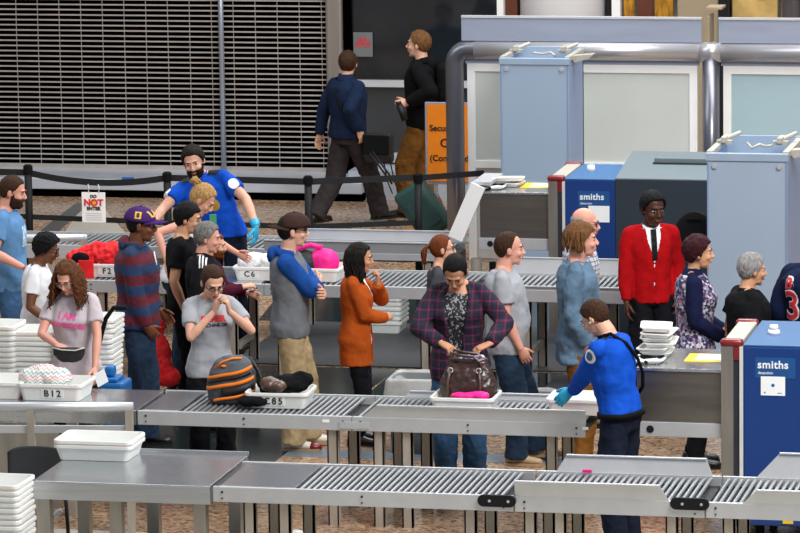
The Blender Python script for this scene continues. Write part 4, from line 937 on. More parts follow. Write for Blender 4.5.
me=blobmesh([((.08,0,.12),.12,(.9,.9,1)),((.02,.02,.12),.11,(.9,.9,1))],.011,.01); me.materials.append(M['pink']); link('bag_body',me,pk)
me=blobmesh([((-.10,0,.11),.12,(1,.9,.95))],.011,.02,.04); me.materials.append(M['ink']); link('mesh_panel',me,pk)
MB().tube([(-.2,-.02,.14),(-.15,-.02,.24),(-.05,0,.265),(.04,.02,.24)],.022,8).build('handle',M['pink'],pk,True)
cloth_pile('pink_cloth','hot pink cloth under the brown handbag in the bin','cloth',470,398,-2.98,ZB+.09,M['pink'],[((-.06,0,.03),.05,(1.6,1,.5)),((.07,0,.035),.05,(1.4,1,.6)),((.0,.0,.03),.05,(1.6,1,.5))],.02)
# handbag
v=PX(468,392,-2.80); hb=thing('handbag','open dark brown leather handbag standing in a bin before the plaid woman','handbag',(v.x,-2.78,ZB+.06))
mb=MB(); mb.loft([[Vector((rx*sup(math.cos(t),.7),ry*sup(math.sin(t),.8),z)) for t in [2*math.pi*i/24 for i in range(24)]] for z,rx,ry in ((0,.17,.08),(.03,.20,.10),(.10,.205,.10),(.18,.175,.08),(.24,.14,.06),(.27,.13,.05))])
me=remesh(mb,.009,2,.022,.05); me.materials.append(M['leather']); link('bag_body',me,hb)
MB().loft([[Vector((rx*math.cos(t),ry*math.sin(t),z)) for t in [2*math.pi*i/24 for i in range(24)]] for z,rx,ry in ((.262,.137,.058),(.29,.137,.058),(.29,.12,.045),(.262,.12,.045))]).build('rim_band',M['leather'],hb,True)
for y in(-.065,.05): MB().tube([(-.10,y,.20),(-.12,y-.01,.28),(-.11,y,.335),(-.03,y,.315),(.05,y,.31),(.10,y,.27),(.11,y-.01,.2)],.010,8).build('handle',M['leather'],hb,True)
for x in (-.11,.09): 
    s_=MB().tube([(x,-.075,.23),(x*1.15,-.105,.13),(x*1.1,-.108,.03)],.010,6).build('side_strap',M['strapbrown'],hb,True); MB().tube([(x+.018*math.cos(t),-.085,.215+.018*math.sin(t)) for t in [k*.7854 for k in range(9)]],.0045,6).build('ring',M['galv'],s_,True)
me=blobmesh([((.0,0,.28),.05,(1.5,.8,.6)),((.08,0,.29),.035,(1.2,1,.8))],.01,.02,.03); me.materials.append(M['floral']); link('scarf',me,hb)
# backpack
v=PX(228,402,-2.9); bp=thing('backpack','charcoal backpack with orange stripes lying on the middle conveyor','backpack',(v.x,-2.80,ZB),rad(4))
mb=MB(); mb.loft([[Vector((cx+rx*sup(math.cos(t),.75),ry*sup(math.sin(t),.8),z)) for t in [2*math.pi*i/24 for i in range(24)]] for z,rx,ry,cx in ((0,.14,.11,0),(.02,.165,.13,.0),(.12,.17,.14,0),(.22,.16,.13,.01),(.29,.125,.10,.015),(.325,.07,.05,.02))])
me=remesh(mb,.01,2,.012,.06); me.materials.append(M['packgrey']); bo=link('pack_body',me,bp)
def band(z0,z1,m,nm,r=1.02,a0=-170,a1=-10,sl=.10):
    mb=MB(); rg=[]
    for i in range(19):
        a=rad(a0+(a1-a0)*i/18); zz=sl*math.cos(a)*.4
        q=[]
        for z,k in ((z0,1),(z1,1),(z1,.96),(z0,.96)):
            zf_=max(0,min(1,(z+zz)/.32)); rx=.175-.05*zf_**3; ry=.147-.035*zf_**3
            q.append(Vector((rx*r*k*sup(math.cos(a),.75)+.01*zf_,ry*r*k*sup(math.sin(a),.8),z+zz)))
        rg.append(q)
    mb.loft(rg).build(nm,m,bp,True)
band(.205,.228,M['packor'],'orange_band'); band(.13,.155,M['packor'],'orange_band'); band(.175,.20,M['ink'],'black_band'); band(.04,.06,M['packor'],'orange_band',a0=-120); band(.062,.12,M['ink'],'black_band',a0=-100)
MB().tube([(-.10,-.09,.25),(-.04,-.10,.30),(.03,-.09,.325),(.09,-.06,.32)],.008,6).build('orange_piping',M['packor'],bp,True)
MB().tube([(.06,.02,.31),(.13,.04,.30),(.19,.02,.22),(.23,0,.12),(.22,-.02,.04)],.014,8).build('shoulder_strap',M['ink'],bp,True)
MB().ball((-.03,-.115,.272),.02,(1,.4,.5)).build('zip_pull',M['packor'],bp)
me=blobmesh([((.03,-.02,.05),.07,(1.6,1,.6))],.01,.02); me.materials.append(M['blacktee']); o=link('black_cloth',me,None,(v.x+.18,-3.0,ZB)); tag(o,'small crumpled black cloth between the striped backpack and the C85 bin','cloth')
# lined bins on floor
def lined(label,px0,px1,pyb,Y,h):
    a=PX(px0,pyb,Y);b=PX(px1,pyb,Y);w=b.x-a.x; t=thing('waste_bin',label,'waste bin',((a.x+b.x)/2,Y+.22,0))
    mb=MB(); mb.loft([rrect(w*.86,.38,.06,0),rrect(w*.96,.44,.06,h),rrect(w*.92,.41,.06,h),rrect(w*.84,.36,.06,.02)]); mb.build('bin_body',M['binp'],t,True)
    mb=MB(); rg=[]
    for z,k in ((h*.35,1.03),(h*.7,1.06),(h+.01,1.05),(h+.03,1.0),(h-.05,.93),(h-.25,.85)):
        r=rrect(w*.98*k,.46*k,.07,z,5); rg.append([p+Vector((noise.noise(p*9)*.03,noise.noise(p*9+Vector((5,5,5)))*.03,noise.noise(p*6)*.03)) for p in r])
    mb.loft(rg,cap=False); mb.build('bag_liner',M['bagliner'],t,True)
lined('grey bin with clear liner behind the left side of the plaid woman',384,452,400,-.75,.55)
lined('grey bin with clear liner behind the right of the grey tee man',512,549,400,-.7,.42)
def sack(px,py,Y,w,label):
    v=PX(px,py,Y); me=blobmesh([((-w*.3,0,.09),.13,(1.2,1,.7)),((w*.3,0,.08),.12,(1.3,1,.7)),((0,0,.09),.13,(1.4,1,.7))],.015,.05,.09); me.materials.append(M['bagliner']); tag(link('plastic_sack',me,None,(v.x,Y,0.0)),label,'sack')
sack(295,515,-4.2,.3,'pale plastic sack on the floor beneath the left foreground conveyor'); sack(520,515,-4.2,.15,'small pale plastic sack on the floor beneath the middle foreground conveyor')
# blue step cart + black handle
v=PX(109,390,-1.95); ct=thing('blue_cart','blue plastic cart with a bent black push handle by the bin stack','cart',(v.x,-1.95,0))
zc=PX(108,376,-1.95).z
MB().bb(-.20,.14,-.12,.14,zc-.5,zc-.03,bev=.02).build('cart_body',M['blueplast'],ct); MB().bb(-.16,.09,-.10,.10,zc-.03,zc+.0,bev=.01).build('tray',M['blueplast'],ct); MB().bb(-.02,.05,-.05,.05,zc,zc+.08,bev=.02).build('clip_holder',M['blueplast'],ct)
MB().tube([(-.12,-.14,zc-.2),(-.08,-.14,zc+.02),(-.02,-.14,zc+.28),(.03,-.14,zc+.45),(.09,-.14,zc+.53),(.18,-.12,zc+.53)],.017,10).build('push_handle',M['rubber'],ct,True)
for x in(-.14,.08):
    for y in(-.09,.1): MB().cyl((x-.015,y,.05),(x+.015,y,.05),.05,n=16).build('wheel',M['rubber'],ct); 
MB().bb(-.18,.12,-.11,.12,.05,zc-.5).build('lower_frame',M['blackpl'],ct)
# black chair at table
v=PX(32,450,-4.45); ch=thing('office_chair','black plastic chair behind the left end of the steel table','chair',(v.x,-4.35,0))
zt_=PX(30,447,-4.35).z
mb=MB(); rg=[]
for i in range(13):
    t=-1+2*i/12; x=.20*t; y=-.02-.05*(1-t*t)*-1; hh=zt_-.035*abs(t)**5
    rg.append([Vector((x*(.94 if z<.5 else 1),y,z)) for z in (.46,.52,hh-.015,hh)]+[Vector((x*(.94 if z<.5 else 1),y+.018,z)) for z in (hh,hh-.015,.52,.46)])
mb.loft(rg).build('backrest',M['darkgrey'],ch,True)
MB().bb(-.21,.21,.02,.42,.43,.47,bev=.02).build('seat',M['darkgrey'],ch)
for sx in(-.18,.18):
    for y in(.05,.38): MB().cyl((sx,y,.43),(sx*1.1,y,0),.013,n=10).build('leg',M['blackpl'],ch,True)
# second black chair/backrest behind red man
v=PX(688,240,2.4); c2_=thing('stool_chair','round backed black chair behind the man in the red cardigan','chair',(v.x,2.75,0))
cz=PX(690,235,2.75).z
MB().ball((0,0,cz),.165,(1,.13,1.2),n=4).build('backrest',M['blackpl'],c2_,True); MB().bb(-.06,.06,-.03,-.0,cz+.11,cz+.14,bev=.005).build('grip_slot',M['rubber'],c2_)
MB().cyl((0,.02,.5),(0,.02,cz-.1),.025).build('stem',M['rubber'],c2_); MB().cyl((0,-.1,.62),(0,-.1,.68),.2,n=24).build('seat',M['blackpl'],c2_); MB().cyl((0,-.1,.03),(0,-.1,.62),.03).cyl((0,-.1,0),(0,-.1,.03),.25,n=24).build('pedestal',M['blackpl'],c2_)
# red cloth hanging behind striped man's legs
v=PX(160,350,.2); me=blobmesh([((0,0,.55),.07,(1,.6,2)),((.0,0,.42),.09,(1,.6,1.6)),((.05,0,.36),.08,(1.2,.7,1.0)),((0,0,.8),.06,(.8,.6,2))],.012,.04,.07); me.materials.append(M['red']); tag(link('red_garment',me,None,(v.x,.25,0)),'long red garment hanging between the striped man and the black tee youth','clothes')
# red striped strip + stray items foreground
v=PX(57,512,-4.5); tag(MB().tube([(v.x-.1,-4.55,.0),(v.x-.03,-4.5,.30),(v.x+.03,-4.5,.34)],.02,8).build('folding_frame',M['galv'],smooth=True),'bent pale tube with a red mark under the steel table','frame')
v=PX(754,470,YB1-.05) if 0 else None
v=PX(588,470,YB1-.02); tag(MB().bb(v.x-.03,v.x+.03,YB1-.06,YB1-.045,v.z-.01,v.z+.008).build('pink_tag',M['pink']),'tiny pink tag on the back guard of the foreground conveyor','tag')
# suitcase (dark teal) dragged by walker
v=PX(424,225,9.22); sc=thing('rolling_suitcase','dark teal soft suitcase tilted behind the walking man in navy','suitcase',(v.x,9.22,0))
rt_=Matrix.Rotation(rad(-35),4,'Y')
mb=MB(); mb.box((0,0,.36),(.34,.24,.56),rt_,0,.05); me=mb.mesh(M['teal'],True); link('case_body',me,sc)
MB().tube([(-.30,-.06,.62),(-.52,-.06,.92),(-.52,.06,.92),(-.30,.06,.62)],.010,6).build('pull_handle',M['blackpl'],sc,True)
for y in(-.09,.09): MB().cyl((.17,y-.015,.05),(.17,y+.015,.05),.05,n=16).build('wheel',M['rubber'],sc)
MB().box((.02,-.125,.34),(.22,.012,.3),rt_,0,.005).build('front_pocket',M['teal'],sc)
# ------------------------------------------------------------------ the people
def wl(px,py,Y): return dict(t=PX(px,py,Y),w=1)
def A(px,py,Y,**k): d=wl(px,py,Y); d.update(k); return d
down=lambda sd,x=.03,y=.03,z=-.50: None
# bearded officer behind the far conveyor
f=Fig(label='person in a bright blue uniform shirt with a dark beard bending over the far conveyor',loc=(-2.3,3.45),h=1.90,girth=1.08,face=172,lean=16,side=16,skin='s_fair',head=(10,4,-8),
 armR=A(150,226,2.9,pole=(1,-.2,-.3)),armL=A(256,226,3.1,pole=(-1,-.4,0),f=(0,.1,-1)),hair=dict(m='h_dark'),feet=((.16,0),(-.16,.05)),hp=(193,146))
f.top(M['tsablue'],'short',hem=.93,off=.02); f.pants(M['navytrouser'],top=.99); f.shoes('shoeblack'); f.cap('h_dark','short',.014,.006); f.beard('h_dark',.009,-.045); f.glove(-1); f.collar(M['tsablue'])
f.decal(disc(.045,20,1.2),f.chest(-.085,.3,1.29),M['gold'],name='badge',lift=.006)
for sd in(1,-1):
    p=f.sho[sd].lerp(f.arm[sd]['E'],.32)*f.S
    f.decal(disc(.045),Matrix.Translation(p)@Matrix.Rotation(rad(180-sd*40),4,'Z')@Matrix.Rotation(rad(80),4,'X'),M['ppaper'],name='shoulder_patch',lift=.004)
    p=f.P((sd*.12,0,1.44))*f.S; f.decal(rect(.10,.05),Matrix.Translation(p)@Matrix.Rotation(rad(180),4,'Z')@Matrix.Rotation(rad(15),4,'X'),M['ink'],name='epaulette',lift=.004)
f.decal(rect(.012,.05),f.chest(-.03,.3,1.34),M['orange'],name='pen',lift=.004)
# blonde with a bun
f=Fig(label='person with a blond bun and bare arms reaching into the C6 bin',loc=(-1.98,1.62),h=1.72,sex='f',face=-72,lean=14,skin='s_pink',head=(-15,25,0),
 armR=A(167,262,1.3,pole=(.2,-1,-.2)),armL=A(258,268,2.1,pole=(-.5,-.2,-1),f=(.3,.8,-.4)),hair=dict(m='h_blond'),hp=(204,186))
f.top(M['whitetee'],'cap',hem=.9); f.pants(M['jeans']); f.shoes('shoeblack'); f.cap('h_blond','full',.012,.005); f.ponytail('h_blond',base=(0,-.118,.075),r=.036,bun=True)
v=PX(213,219,1.75); tag(MB().box(tuple(v),(.055,.01,.075),Matrix.Rotation(rad(20),4,'Z'),0,.003).build('boarding_card',M['green']),'small green and white card held up by the blond person','card')
# man in light blue tee, left edge
f=Fig(label='person with short brown hair and beard in faded blue tee, left edge',loc=(-3.47,1.3),h=1.80,face=-80,girth=1.08,skin='s_pink',head=(-5,14,0),
 armR=A(22,267,1.0,pole=(.4,-1,-.5),curl=40,n=(-.2,0,1)),armL=A(14,262,1.5,pole=(-.4,-1,-.5)),hair=dict(m='h_mid'),hp=(13,175))
f.top(M['jeansmid'] if 0 else cloth('faded_blue_tee','5f8cba'),'short',hem=.82,off=.022); f.pants(M['jeansmid']); f.shoes('shoewhite'); f.cap('h_brown','short',.006,.002,90); f.beard('h_brown',.006)
me=blobmesh([((0,0,0),.05,(1,.15,1.5)),((.03,0,.06),.03,(1,.15,1)),((-.02,0,-.06),.03,(1,.15,1.4))],.008,.02,.02); b_=bpy.data.meshes
f.decal(rect(.10,.17),f.chest(.11,.2,1.26,yaw=-40),mat('pale_blue_print','a9c3dc',.8,0,.5,30),name='print')
p=f.W(f.arm[1]['grip']); tag(MB().box(tuple(p),(.07,.13,.012),Matrix.Rotation(rad(-80),4,'Z')@Matrix.Rotation(rad(25),4,'X'),0,.003).build('mobile_phone',M['ink']),'black phone held by the person in the faded blue tee','phone')
# short curly hair, glasses
f=Fig(label='person with short dark curls and glasses in a white tee at the left',loc=(-2.71,-.3),h=1.55,face=-82,skin='s_brown',lean=6,head=(4,12,0),
 armR=dict(t=(.22,.20,.98),pole=(.5,-1,-.3)),armL=dict(t=(-.15,.25,1.0)),hair=dict(m='h_black'),hp=(47,234))
f.top(M['whitetee'],'short',hem=.85,off=.018); f.pants(M['jeansblack']); f.shoes('shoeblack'); f.cap('h_black','short',.024,.010,70); f.glasses(r=.003)
# woman with pink lettered tee
f=Fig(label='person with long curly brown hair in pale tee with pink lettering',loc=(-1.95,-2.12),h=1.62,sex='f',face=176,lean=5,skin='s_pink',head=(-4,24,0),eyes=.6,
 armR=A(57,345,-2.45,pole=(1,-.35,-.5),f=(-.8,.5,-.15),n=(0,-.2,-1),curl=40),armL=A(95,371,-2.42,pole=(-1,-.3,.1),f=(-.2,.5,-.7)),hair=dict(m='h_curly'),hs=1.0,hp=(67,264))
f.top(M['pinkgrey'],'short',hem=.80,off=.018); f.pants(M['jeansblack']); f.shoes('shoeblack'); f.cap('h_curly','full',.022,.010,40); f.strands('h_curly',110,.27,.016,3.2,.010,-128,128,.055,3); f.glasses('metalf')
f.decal(textmesh('I AM',.068,.002,.003),f.chest(0,.3,1.335,roll=-6),M['pinkink'],name='lettering'); f.decal(textmesh('AWESOME',.052,.002,.003),f.chest(0,.3,1.265,roll=-6),M['pinkink'],name='lettering')
e=MB().ball(f.HM@Vector((-.085,.0,-.055)),.011,(1,1,1.9)); f.add('earring',e.mesh(M['pinkink'],True))
p=f.W(f.arm[1]['grip']); v=PX(69,352,-2.56)
ws=thing('waist_pouch','open black pouch with pale trim held by the person in the pink lettered tee','pouch',tuple(v))
mb=MB(); mb.loft([[Vector((rx*math.cos(t),.035*math.sin(t),z-.02)) for t in [2*math.pi*i/20 for i in range(20)]] for z,rx in ((-.05,.06),(-.035,.09),(0,.115),(.035,.12),(.05,.12))]); me=remesh(mb,.007,1,.008,.04); me.materials.append(M['ink']); link('pouch_body',me,ws)
MB().tube([(.125,-.03,.04),(.06,-.042,.02),(-.04,-.042,.022),(-.12,-.03,.035)],.0045,6).build('trim_line',M['cream'],ws,True)
v=PX(101,378,-2.50); tag(MB().box(tuple(v),(.09,.002,.11),Matrix.Rotation(rad(-30),4,'Y')@Matrix.Rotation(rad(-30),4,'X')).build('paper_slip',M['ppaper']),'white paper slip in the left hand of the pink lettered tee wearer','paper')
# striped man
f=Fig(label='person in a purple cap and maroon and blue striped hooded shirt',loc=(-1.95,-.5),h=1.77,face=-84,girth=1.14,skin='s_brown',head=(3,6,0),
 armR=dict(t=(.20,.10,.88),pole=(.35,-1,-.1),f=(-.5,.5,-.8)),armL=dict(t=(-.17,.14,.95),pole=(-.4,-1,0)),hair=dict(m='h_black'),feet=((.11,.06),(-.11,-.08)),hp=(141,207))
f.top(M['stripe'],'long',hem=.86,off=.028,flare=.01); f.pants(M['jeans'],loose=.022,off=.02); f.shoes('shoeblack'); f.cap('h_black','short',.003,.001); c=f.ballcap('purple')
hd=MB(); hd.ball(f.P((0,-.085,1.47)),1,(.11,.05,.07)); hd.tube([f.P((q*.08,.05-.03,1.455)) for q in(-1,)]+[f.P((-.1,-.04,1.48)),f.P((0,-.10,1.49)),f.P((.1,-.04,1.48)),f.P((.08,.05,1.45))],.03,10); f.add('hood',remesh(hd,.009,2,.01,.05),M['stripe'])
for k,(t,s_,mm) in enumerate((('LAK',.05,'yelp'),)): f.decal(textmesh(t,.062,.002,.003),(Matrix.Scale(f.S,4)@f.capM@Matrix.Translation((0,.08,.088))@Matrix.Rotation(math.pi,4,'Z')@Matrix.Rotation(rad(72),4,'X')),M['yelp'],parent=c,name='lettering',target=c)
f.decal(rect(.045,.05),(Matrix.Scale(f.S,4)@f.capM@Matrix.Translation((.08,-.02,.075))@Matrix.Rotation(rad(90),4,'Z')@Matrix.Rotation(rad(80),4,'X')),M['yelp'],parent=c,name='side_patch',target=c)
f.decal(textmesh('8',.04,.002,.002),(Matrix.Scale(f.S,4)@f.capM@Matrix.Translation((.08,-.02,.075))@Matrix.Rotation(rad(90),4,'Z')@Matrix.Rotation(rad(80),4,'X')),M['purple'],parent=c,name='numeral',target=c,lift=.006)
e=MB().tube([f.P((.03,.135,1.42)),f.P((.035,.15,1.34)),f.P((.03,.155,1.25))],.006,6); f.add('drawstring',e.mesh(M['collar'],True))
# black tee youth
f=Fig(label='person with short black hair and thin glasses in a black lettered tee',loc=(-1.73,.45),h=1.74,face=-78,skin='s_asian',head=(-6,10,0),
 armR=dict(t=(.22,.02,.90),pole=(.4,-1,0)),armL=None,hair=dict(m='h_black'),hp=(188,202))
f.top(M['blacktee'],'short',hem=.80,off=.022); f.pants(M['jeansblack']); f.shoes('shoeblack'); f.cap('h_black','short',.015,.004,60,rise=-.015); f.glasses('metalf')
f.decal(textmesh('LAV',.05,.002,.002),f.chest(.09,.3,1.30,yaw=-38),M['collar'],name='lettering')
# grey haired man
f=Fig(label='person with grey hair in a black jacket with white shoulder stripes',loc=(-1.5,0),h=1.66,face=-78,skin='s_pink',head=(-6,8,0),girth=1.08,
 armR=dict(t=(.2,.12,.95)),hair=dict(m='h_grey'),hp=(208,222))
f.top(M['blackj'],'long',hem=.82,off=.028); f.pants(M['jeansblack']); f.shoes('shoeblack'); f.cap('h_grey','short',.015,.006); f.collar(M['blackj'],h=.05)
for k in range(3):
    S_=f.sho[1]*f.S; f.decal(rect(.012,.16,1,12),Matrix.Translation(S_+Vector((-.01,.018-.024*k+.02,.03)))@Matrix.Rotation(rad(90),4,'Z')@Matrix.Rotation(rad(38),4,'X'),M['collar'],name='white_stripe',lift=.005)
# maroon sleeve person
f=Fig(label='person in a maroon fleece mostly hidden behind the grey haired one, hand out at waist',loc=(-1.33,1.0),h=1.58,face=-80,skin='s_fair',head=(0,10,0),armR=A(243,287,1.0,pole=(.3,-.4,-1),n=(-.4,0,-1),curl=35),armL=dict(t=(-.15,.35,1.1)),hair=dict(m='h_ginger'),hp=(215,232))
f.top(M['maroon'],'long',hem=.82,off=.024); f.pants(M['jeansblack']); f.shoes('shoeblack'); f.cap('h_ginger','short'); f.beard('h_ginger',.012)
# glasses woman in grey tee
f=Fig(label='person with brown hair tied back, glasses, grey tee with red print',loc=(-.95,-2.1),h=1.63,sex='f',face=205,lean=5,skin='s_fair',head=(8,24,0),eyes=.6,girth=1.05,
 armR=A(214,312,-2.30,pole=(.9,.0,-1),f=(-.3,.25,.9),n=(-1,-.3,0),curl=48),armL=A(229,311,-2.30,pole=(-.9,.1,-1),f=(.2,.25,.9),n=(1,-.3,0),curl=48),hair=dict(m='h_brown'),hp=(213,267))
f.top(M['greytee'],'short',hem=.86,off=.016); f.pants(M['jeansblack']); f.shoes('shoeblack',toe='pink'); f.cap('h_brown','full',.006,.002); f.ponytail('h_mid',base=(.0,-.11,.035),L=.13,r=.03); f.glasses(r=.003)
f.decal(textmesh('SOMER',.055,.002,.004),f.chest(0,.3,1.345),M['redink'],name='lettering'); f.decal(textmesh('MACHINE GR',.034,.002,.001),f.chest(0,.3,1.30),M['ink'],name='lettering')
# cap youth
f=Fig(label='person in a backwards brown cap and grey hoodie with blue sleeves, arms crossed',loc=(-.70,-.6),h=1.79,face=-80,skin='s_fair',head=(9,0,0),
 armR=dict(t=(-.13,.21,1.20),pole=(1,.5,-1),f=(-.95,.1,.2),n=(.1,-1,0),curl=30),armL=dict(t=(.12,.255,1.16),pole=(-1,.4,-1),f=(.9,.1,.2),n=(0,-1,0),curl=30),hair=dict(m='h_dark'),feet=((.10,.02),(-.10,.12)),hp=(292,213))
f.top(M['greyhood'],'none',hem=.84,off=.026,flare=.01); f.sleeves(M['hoodblue'],'three',.024); f.pants(M['khaki'],loose=.018,off=.018); f.shoes('shoewhite',toe='redpl',sole='shoetan'); f.cap('h_dark','short',.003,.001)
f.ballcap('capbrown',yaw=180,tilt=0); f.glasses(r=.003)
hd=MB(); hd.tube([f.P((-.085,.04,1.445)),f.P((-.11,-.05,1.47)),f.P((0,-.115,1.475)),f.P((.11,-.05,1.47)),f.P((.085,.04,1.445))],.034,10); hd.ball(f.P((0,-.115,1.44)),1,(.10,.05,.07)); f.add('hood',remesh(hd,.009,2,.01,.05),M['hoodblue'])
# cardigan woman
f=Fig(label='person with long dark wavy hair in a rust cardigan, hand at chin',loc=(-.27,-.35),h=1.58,sex='f',face=-82,skin='s_tan',head=(4,6,0),girth=1.05,
 armR=dict(t=(-.02,.26,1.09),pole=(.8,-.4,-1),f=(-.9,.3,.1),curl=30),armL=dict(t=(.04,.19,1.40),pole=(-.2,1,-1),f=(.1,.1,1),n=(0,-1,0),curl=60),hair=dict(m='h_dark'),hp=(360,243))
f.top(M['whitetee'],'none',hem=.86,off=.012,name='tee'); f.top(M['orangec'],'long',hem=.70,off=.032,open=lambda z:.075,thick=.022,name='cardigan'); f.pants(M['jeansblack'],off=.01); f.shoes('shoeblack'); f.cap('h_dark','full',.018,.006); f.strands('h_dark',90,.36,.012,2,.012,-112,112,.035,6)
# ponytail woman
f=Fig(label='person with a reddish ponytail and glasses in a dark grey top behind the plaid jacket',loc=(.20,.3),h=1.56,sex='f',face=-78,skin='s_fair',head=(5,0,0),hair=dict(m='h_ginger'),hp=(442,234))
f.top(M['darktank'],'short',hem=.85,off=.014,z1=1.43); f.pants(M['jeansblack']); f.shoes('shoeblack'); f.cap('h_ginger','full',.006,.002); f.ponytail('h_ginger',base=(0,-.11,.02),L=.15,r=.03); f.glasses(r=.003)
# plaid woman
f=Fig(label='person with dark parted hair in a navy and red plaid jacket opening the brown handbag',loc=(.86,-2.05),h=1.74,sex='f',face=183,lean=6,skin='s_tan',head=(0,40,0),eyes=.5,girth=1.08,
 armR=A(441,343,-2.42,pole=(1,-.25,-.4),f=(-.8,.45,-.3),n=(0,-.2,-1),curl=50),armL=A(489,344,-2.42,pole=(-1,-.25,-.4),f=(.8,.45,-.3),n=(0,-.2,-1),curl=50),hair=dict(m='h_dark'),hp=(455,259),hs=1.04)
f.top(M['lace'],'none',hem=.85,off=.010,z1=1.42,name='blouse'); f.top(M['plaid'],'long',hem=.80,off=.030,open=lambda z:.035+.04*ss(z,1.1,1.42),thick=.022,name='jacket'); f.pants(M['jeansmid'],loose=.008); f.shoes('shoeblack'); f.cap('h_black','full',.004,.001); f.ponytail('h_black',base=(0,-.10,-.04),L=.16,r=.03)
# balding man
f=Fig(label='person with thinning brown hair in a grey tee, thumb in jeans pocket',loc=(.98,-.9),h=1.77,face=-82,girth=1.12,skin='s_pink',belly=.04,head=(7,3,0),
 armR=dict(t=(.19,.12,.90),pole=(.4,-1,-.1),f=(-.3,.4,-.9)),hair=dict(m='h_mid'),feet=((.11,.08),(-.1,.22)),hp=(509,231))
f.top(M['greytee'],'short',hem=.84,off=.022); f.pants(M['jeans'],loose=.015); f.shoes('shoetan'); f.cap('h_brown','receding',.007,.002,90,rise=.005)
# bald older
f=Fig(label='older bald person with glasses in a white checked shirt behind the denim shirt wearer',loc=(1.33,.6),h=1.76,face=-80,skin='s_pink',head=(-8,4,0),girth=1.05,hair=dict(m='h_salt'),hp=(585,207))
f.top(M['check'],'short',hem=.84,off=.024); f.pants(M['jeansmid']); f.shoes('shoeblack'); f.cap('h_salt','fringe',.005,.002); f.glasses(r=.003); f.collar(M['check'])
MB_=MB(); MB_.ball(f.HM@Vector((0,.088,-.045)),1,(.026,.012,.009),f.HM.to_3x3().to_4x4()); f.add('moustache',MB_.mesh(M['h_salt'],True))
# denim shirt man
f=Fig(label='person with shaggy light brown hair in a loose blue denim shirt and brown trousers',loc=(1.53,-1.0),h=1.84,face=-80,skin='s_pink',head=(6,0,0),girth=1.05,
 armR=dict(t=(.19,.06,.90),pole=(.4,-1,0)),armL=dict(t=(-.19,.10,.92),pole=(-.4,-1,0)),hair=dict(m='h_mid'),hp=(581,221))
f.top(M['bluedenim'],'long',hem=.76,off=.026,flare=.012,wr=.018); f.pants(M['brownpant'],loose=.02); f.shoes('shoetan'); f.cap('h_mid','short',.013,.006,30,rise=-.02,lo=-.10); f.strands('h_mid',60,.14,.006,1,.011,-100,100,.008,2); f.collar(M['bluedenim'],h=.035)
# red cardigan man
f=Fig(label='person in a red cardigan, white collar and black tie',loc=(1.80,1.3),h=1.80,face=203,skin='s_dark',girth=.90,head=(12,10,0),
 armR=dict(t=(.215,.06,.88),pole=(.6,-1,0)),armL=dict(t=(-.20,.03,.90),pole=(-.6,-1,0)),hair=dict(m='h_black'),hp=(653,191),hs=1.14)
f.top(M['collar'],'none',hem=1.0,off=.012,name='shirt'); sh_=f.shirt; f.top(M['redc'],'long',hem=.86,off=.022,open=lambda z:.004+.050*ss(z,1.20,1.46),thick=.018,name='cardigan'); cd_=f.shirt
f.pants(M['jeansblack'],loose=.012); f.shoes('shoeblack'); f.cap('h_black','short',.014,.004,80); f.collar(M['collar'],h=.035,r0=.064,open=14)
f.decal(rect(.045,.24,3,8),f.chest(0,.3,1.33),M['tie'],name='tie',target=sh_,lift=.008)
# maroon hair woman
f=Fig(label='person with short burgundy hair in a floral vest over a navy top',loc=(2.42,-.8),h=1.70,sex='f',face=-78,girth=1.15,skin='s_asian',head=(4,2,0),hair=dict(m='h_maroon'),
 armR=dict(t=(.14,.2,1.0),pole=(.4,-1,-.2)),armL=dict(t=(-.14,.22,1.0)),hp=(698,235))
f.top(M['floral'],'none',hem=.72,off=.030,flare=.01,name='vest'); f.sleeves(M['navyp'],'long',.024); f.pants(M['jeansblack']); f.shoes('shoeblack'); f.cap('h_maroon','short',.017,.007,40,rise=-.01,lo=-.09); f.collar(M['navyp'],h=.06,r0=.072,r1=.066,open=4)
# grey hair man right
f=Fig(label='person with grey hair in a black shirt behind the near blue scanner',loc=(2.82,-1.1),h=1.66,face=-62,girth=1.12,skin='s_asian',head=(0,4,0),hair=dict(m='h_salt'),hp=(752,253))
f.top(M['blacktee'],'short',hem=.82,off=.03); f.pants(M['jeansblack']); f.shoes('shoeblack'); f.cap('h_salt','short',.016,.005,60); f.collar(M['blacktee'],h=.04)
# jersey person
f=Fig(label='person in a navy sports jersey with red numerals cut off by the right edge',loc=(3.38,-1.0),h=1.80,face=-25,girth=1.15,skin='s_tan',hair=dict(m='h_dark'),hp=(817,226))
f.top(M['jersey'],'long',hem=.75,off=.04); f.pants(M['jeansblack']); f.shoes('shoeblack'); f.cap('h_dark')
for t,sz,x,z,mm in (('3',.26,-.14,1.20,'redink'),('B',.10,-.16,1.36,'redink')):
    f.decal(textmesh(t,sz*1.12,.002,.012),f.chest(x,-.3,z,yaw=-22,front=-1),M['collar'],name='numeral_outline',lift=.003); f.decal(textmesh(t,sz*1.12,.002,.003),f.chest(x,-.3,z,yaw=-22,front=-1),M[mm],name='numeral',lift=.007)
